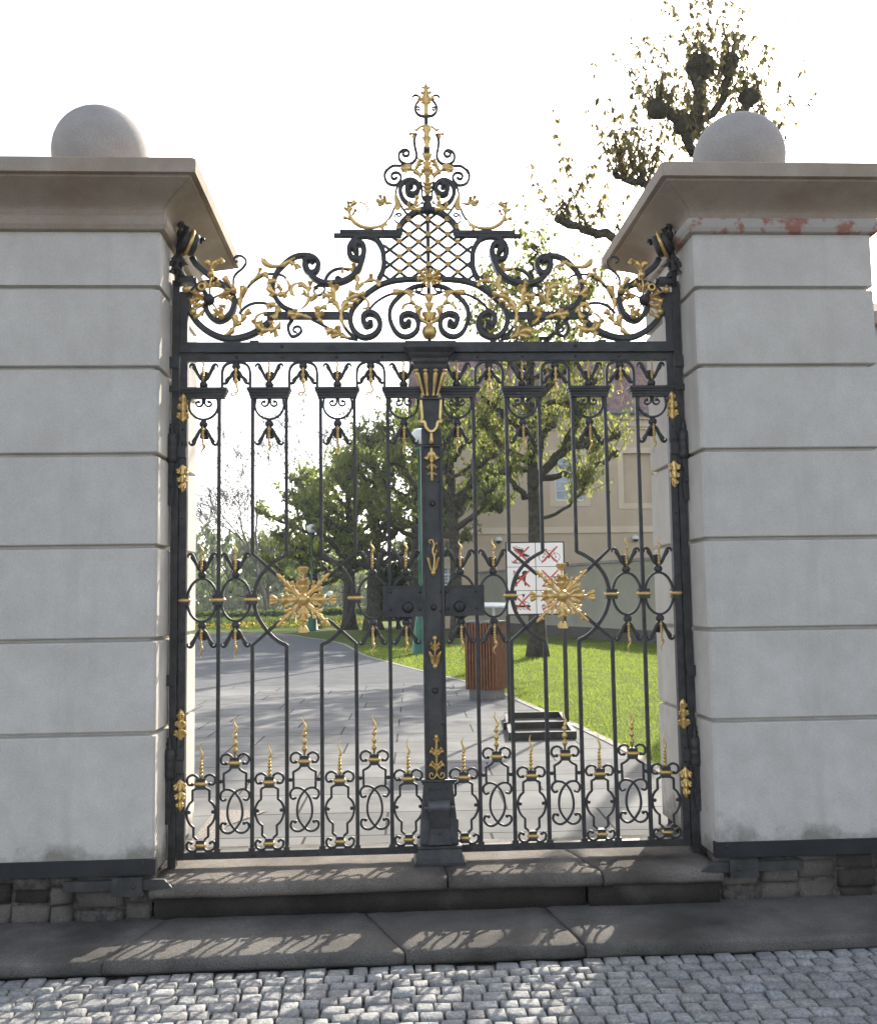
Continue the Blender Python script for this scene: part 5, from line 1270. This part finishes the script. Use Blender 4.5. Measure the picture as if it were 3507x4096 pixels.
tree('chestnut_tree', 'leaning pollarded chestnut with forked limbs between the meeting post and the sign', 2.15, 28.9, 9.9, .27, 3.4, 2.9, 16, 17, 13, .17, 'leaf_dark', 9, GA,
     limbs=[([(2.2,28.9,4.6),(2.7,28.7,5.4),(3.1,28.6,6.2),(3.6,28.6,6.5)],.15,.09), ([(2.2,28.9,4.3),(1.6,28.7,5.3),(1.3,28.7,6.3)],.15,.08), ([(2.2,28.9,5.0),(3.2,28.6,5.6),(3.7,28.6,5.5)],.10,.06), ([(2.2,28.9,3.9),(3.1,28.6,4.5),(3.7,28.6,4.5)],.11,.06)], k=4)
D = 'dense dark trees behind the left leaf of the gate'
tree('dense_tree', 'dense dark tree nearest the meeting post, leaning over the tall lamp', .9, 34.5, 10.0, .3, 2.6, 3.0, 20, 16, 12, .20, 'leaf_dark', 13, D, k=4)
tree('dense_tree', 'dense dark tree with the thickest trunk right of the left rosette', -.98, 39.5, 10.4, .38, 2.3, 3.2, 21, 16, 12, .215, 'leaf_dark', 14, D, k=4)
tree('dense_tree', 'dense dark tree whose trunk stands between the thickest trunk and the left rosette', -2.2, 42.7, 9.5, .36, 2.2, 3.0, 21, 16, 12, .215, 'leaf_dark', 15, D, k=4)
tree('dense_tree', 'dense tree at the outer left end of the dark row beside the small globe lamp', -4.1, 45.5, 8.5, .30, 1.9, 3.2, 24, 18, 13, .22, 'leaf_dark', 16, D, k=4, up=.5)
tree('shrub', 'low dark rounded bush under the dense trees beside the meeting post', .2, 41, 2.6, .12, .3, 1.3, 14, 14, 12, .2, 'hedge', 17, None, k=4, cat='bush')
# far trees left of the dark row, bare and newly leafed
def bare(name, label, x, y, H, r, seed, group):
    rnd = random.Random(seed); root = thing(name, (x,y,-.05), label, 'tree', group); tb = MB(); tb.use('twig_grey', True); cr = MB(); cr.use('twig_grey', False)
    def grow(p, d, l, rr, dep):
        n = 3; P = [p]; q = p
        for i in range(n):
            d = (d+Vector((rnd.gauss(0,.07+.03*dep), rnd.gauss(0,.07+.03*dep), rnd.gauss(.05,.10)))).normalized(); q = q+d*l/n; P.append(q)
        (tb if dep < 2 else cr).tube(P, [rr*(1-.35*i/n) for i in range(n+1)], 7 if dep < 2 else 3)
        if dep >= 6 or len(cr.v) > 60000: return
        for i in range(3):
            a = rnd.uniform(.3,.8); ax = Vector((rnd.gauss(0,1), rnd.gauss(0,1), rnd.gauss(0,.3))).normalized()
            nd = (d+ax*a).normalized(); grow(P[rnd.choice((2,3,3))] if dep else P[3], nd, l*rnd.uniform(.62,.85), max(.021, rr*.56), dep+1)
    grow(Vector((x,y,-.05)), Vector((0,0,1)), H*.27, r, 0)
    tb.build('trunk', root, (x,y,-.05)); cr.build('crown', root, (x,y,2)); return root
B_ = 'bare trees beyond the flower bed'
bare('bare_tree', 'tall bare grey tree rising beside the dark row', -6.9, 66, 19.5, .22, 2, B_)
bare('bare_tree', 'bare grey tree left of the tallest bare one, half hidden behind the gate bars', -9.6, 70, 16.0, .18, 5, B_)
bare('bare_tree', 'low spreading bare tree near the left pillar beyond the path', -15.5, 86, 13.5, .17, 8, B_)
F_ = 'pale spring trees far beyond the flower bed'
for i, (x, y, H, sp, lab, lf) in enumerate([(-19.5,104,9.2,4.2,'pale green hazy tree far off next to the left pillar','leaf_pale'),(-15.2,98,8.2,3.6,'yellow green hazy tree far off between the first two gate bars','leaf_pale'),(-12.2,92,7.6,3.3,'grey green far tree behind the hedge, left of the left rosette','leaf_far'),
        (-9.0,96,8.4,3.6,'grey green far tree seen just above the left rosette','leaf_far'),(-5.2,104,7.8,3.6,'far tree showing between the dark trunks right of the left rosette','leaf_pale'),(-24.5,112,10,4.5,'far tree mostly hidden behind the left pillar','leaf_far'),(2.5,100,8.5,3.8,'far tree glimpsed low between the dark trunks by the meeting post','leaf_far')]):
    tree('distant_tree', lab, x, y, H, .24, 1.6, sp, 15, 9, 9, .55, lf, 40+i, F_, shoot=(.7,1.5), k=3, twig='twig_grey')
# far-off wood closing the view
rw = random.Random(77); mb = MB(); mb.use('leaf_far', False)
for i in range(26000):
    x = rw.uniform(-75,25); y = 128+rw.uniform(0,14); h = 6.5+2.6*noise.noise(Vector((x*.11,2,0)))+1.4*noise.noise(Vector((x*.45,7,0)))
    z = h*rw.random()**.8; kite(mb, Vector((x,y,z)), Vector((rw.gauss(0,.6),rw.gauss(0,.6),-.8)), rw.uniform(.5,1.0), rw, .32)
o = mb.build('distant_wood', None, (-25,135,0)); tag(o, 'hazy far-off wood closing the view behind the hedge', 'wood', None, 'stuff')
# hedges
def hedge(x0, x1, y0, y1, h, label, seed, n):
    rnd = random.Random(seed); t = thing('hedge', ((x0+x1)/2,(y0+y1)/2,-.05), label, 'hedge', 'low clipped hedges beyond the path')
    mb = MB(); mb.use('hedge', False); mb.bbox(x0+.1, x1-.1, y0+.1, y1-.1, -.06, h-.1)
    for i in range(n):
        f = rnd.random(); x = rnd.uniform(x0,x1)
        p = Vector((x, y0+rnd.gauss(.05,.05), rnd.uniform(0,h))) if f < .55 else Vector((x, rnd.uniform(y0,y1), h+rnd.gauss(-.03,.04)))
        kite(mb, p, Vector((rnd.gauss(0,1),rnd.gauss(-.4,1),rnd.gauss(.5,.8))), rnd.uniform(.10,.20), rnd, .35)
    mb.build('foliage', t)
hedge(-24, -7.2, 62, 63.4, .62, 'low dark clipped hedge behind the yellow flower bed', 5, 6000)
hedge(-6.6, 2.6, 60, 61.4, .72, 'low clipped hedge with a bright top behind the dark trunks', 6, 5000)
# flower bed
rf_ = random.Random(31); mb = MB()
for i in range(8000):
    yy = rf_.uniform(44.5,54); x = rf_.uniform(-19,-1.2); 
    if rf_.random() < .2:
        mb.use('yellow', False); s = rf_.uniform(.04,.075); z = rf_.uniform(.04,.24)
        for q in range(2): kite(mb, Vector((x,yy,z)), Vector((rf_.gauss(0,1),-.5,rf_.gauss(.5,.6))), s*1.5, rf_, .5)
    else:
        mb.use('flower_green', False); h = rf_.uniform(.2,.62) if yy > 48 else rf_.uniform(.1,.25)
        for q in range(2): kite(mb, Vector((x+rf_.gauss(0,.05),yy,-.05)), Vector((rf_.gauss(0,.18),rf_.gauss(0,.18),1)), h, rf_, .08)
o = mb.build('flower_bed', None, (-10,49,0)); tag(o, 'bed of yellow flowers and tall green stalks beyond the path', 'flowers', None, 'stuff')

# ------------------------------------------------------------------ camera, light, world
R0 = Vector((0.9986010155884201,-0.05059314874299852,-0.015373515084219625)); U0 = Vector((0.010875439566577945,-0.08801036229756364,0.9960601894175298)); F0 = Vector((0.051746849952529594,0.9948339104737637,0.08733701444101448))
cd = bpy.data.cameras.new('camera'); cam = bpy.data.objects.new('camera', cd); COL.objects.link(cam)
cam.matrix_world = Matrix(((R0.x,U0.x,-F0.x,-.25528),(R0.y,U0.y,-F0.y,-5.62902),(R0.z,U0.z,-F0.z,1.42482),(0,0,0,1)))
cd.sensor_fit = 'VERTICAL'; cd.sensor_height = 36; cd.sensor_width = 36; cd.lens = 36*3900/4096; cd.clip_start = .05; cd.clip_end = 3000
S.camera = cam
AZ, EL = radians(SUN_AZ), radians(SUN_EL)
sd = Vector((sin(AZ)*cos(EL), cos(AZ)*cos(EL), sin(EL)))
ld = bpy.data.lights.new('sun', 'SUN'); ld.energy = SUN_E; ld.angle = radians(.53); ld.color = (1,.93,.82)
lo = bpy.data.objects.new('sun', ld); COL.objects.link(lo); lo.rotation_euler = (-sd).to_track_quat('-Z','Y').to_euler(); lo.location = (10,20,20)
w = bpy.data.worlds.new('World'); S.world = w; w.use_nodes = True; nt = w.node_tree
sk = nt.nodes.new('ShaderNodeTexSky'); sk.sky_type = 'NISHITA'; sk.sun_disc = False; sk.sun_elevation = EL; sk.sun_rotation = AZ; sk.altitude = 200; sk.air_density = AIR; sk.dust_density = DUST; sk.ozone_density = 1.0
bg = nt.nodes['Background']; bg.inputs['Strength'].default_value = SKY; hs = nt.nodes.new('ShaderNodeHueSaturation'); hs.inputs['Saturation'].default_value = SAT; nt.links.new(sk.outputs[0], hs.inputs['Color']); nt.links.new(hs.outputs[0], bg.inputs['Color'])
S.view_settings.view_transform = 'Standard'; S.view_settings.look = 'None'; S.view_settings.gamma = 1; S.view_settings.exposure = EXPO
S.render.engine = 'CYCLES'; S.render.resolution_x = 876; S.render.resolution_y = 1024
S.cycles.max_bounces = 8; S.cycles.transparent_max_bounces = 8

def haze(den):
    mb = MB(); mb.mats = []; mb.bbox(-180, 180, -12, 160, -1.4, 20)
    me = bpy.data.meshes.new('haze'); me.from_pydata(mb.v, [], mb.f); o = bpy.data.objects.new('haze', me); COL.objects.link(o)
    m = bpy.data.materials.new('haze_air'); m.use_nodes = True; nt = m.node_tree; nt.nodes.remove(nt.nodes['Principled BSDF'])
    v = nt.nodes.new('ShaderNodeVolumePrincipled'); v.inputs['Density'].default_value = den; v.inputs['Color'].default_value = (.93,.96,1,1); v.inputs['Anisotropy'].default_value = .35
    nt.links.new(v.outputs[0], nt.nodes['Material Output'].inputs['Volume']); me.materials.append(m)
    tag(o, 'thin bright morning haze filling the garden', 'haze', None, 'stuff')
if HAZE: haze(HAZE)
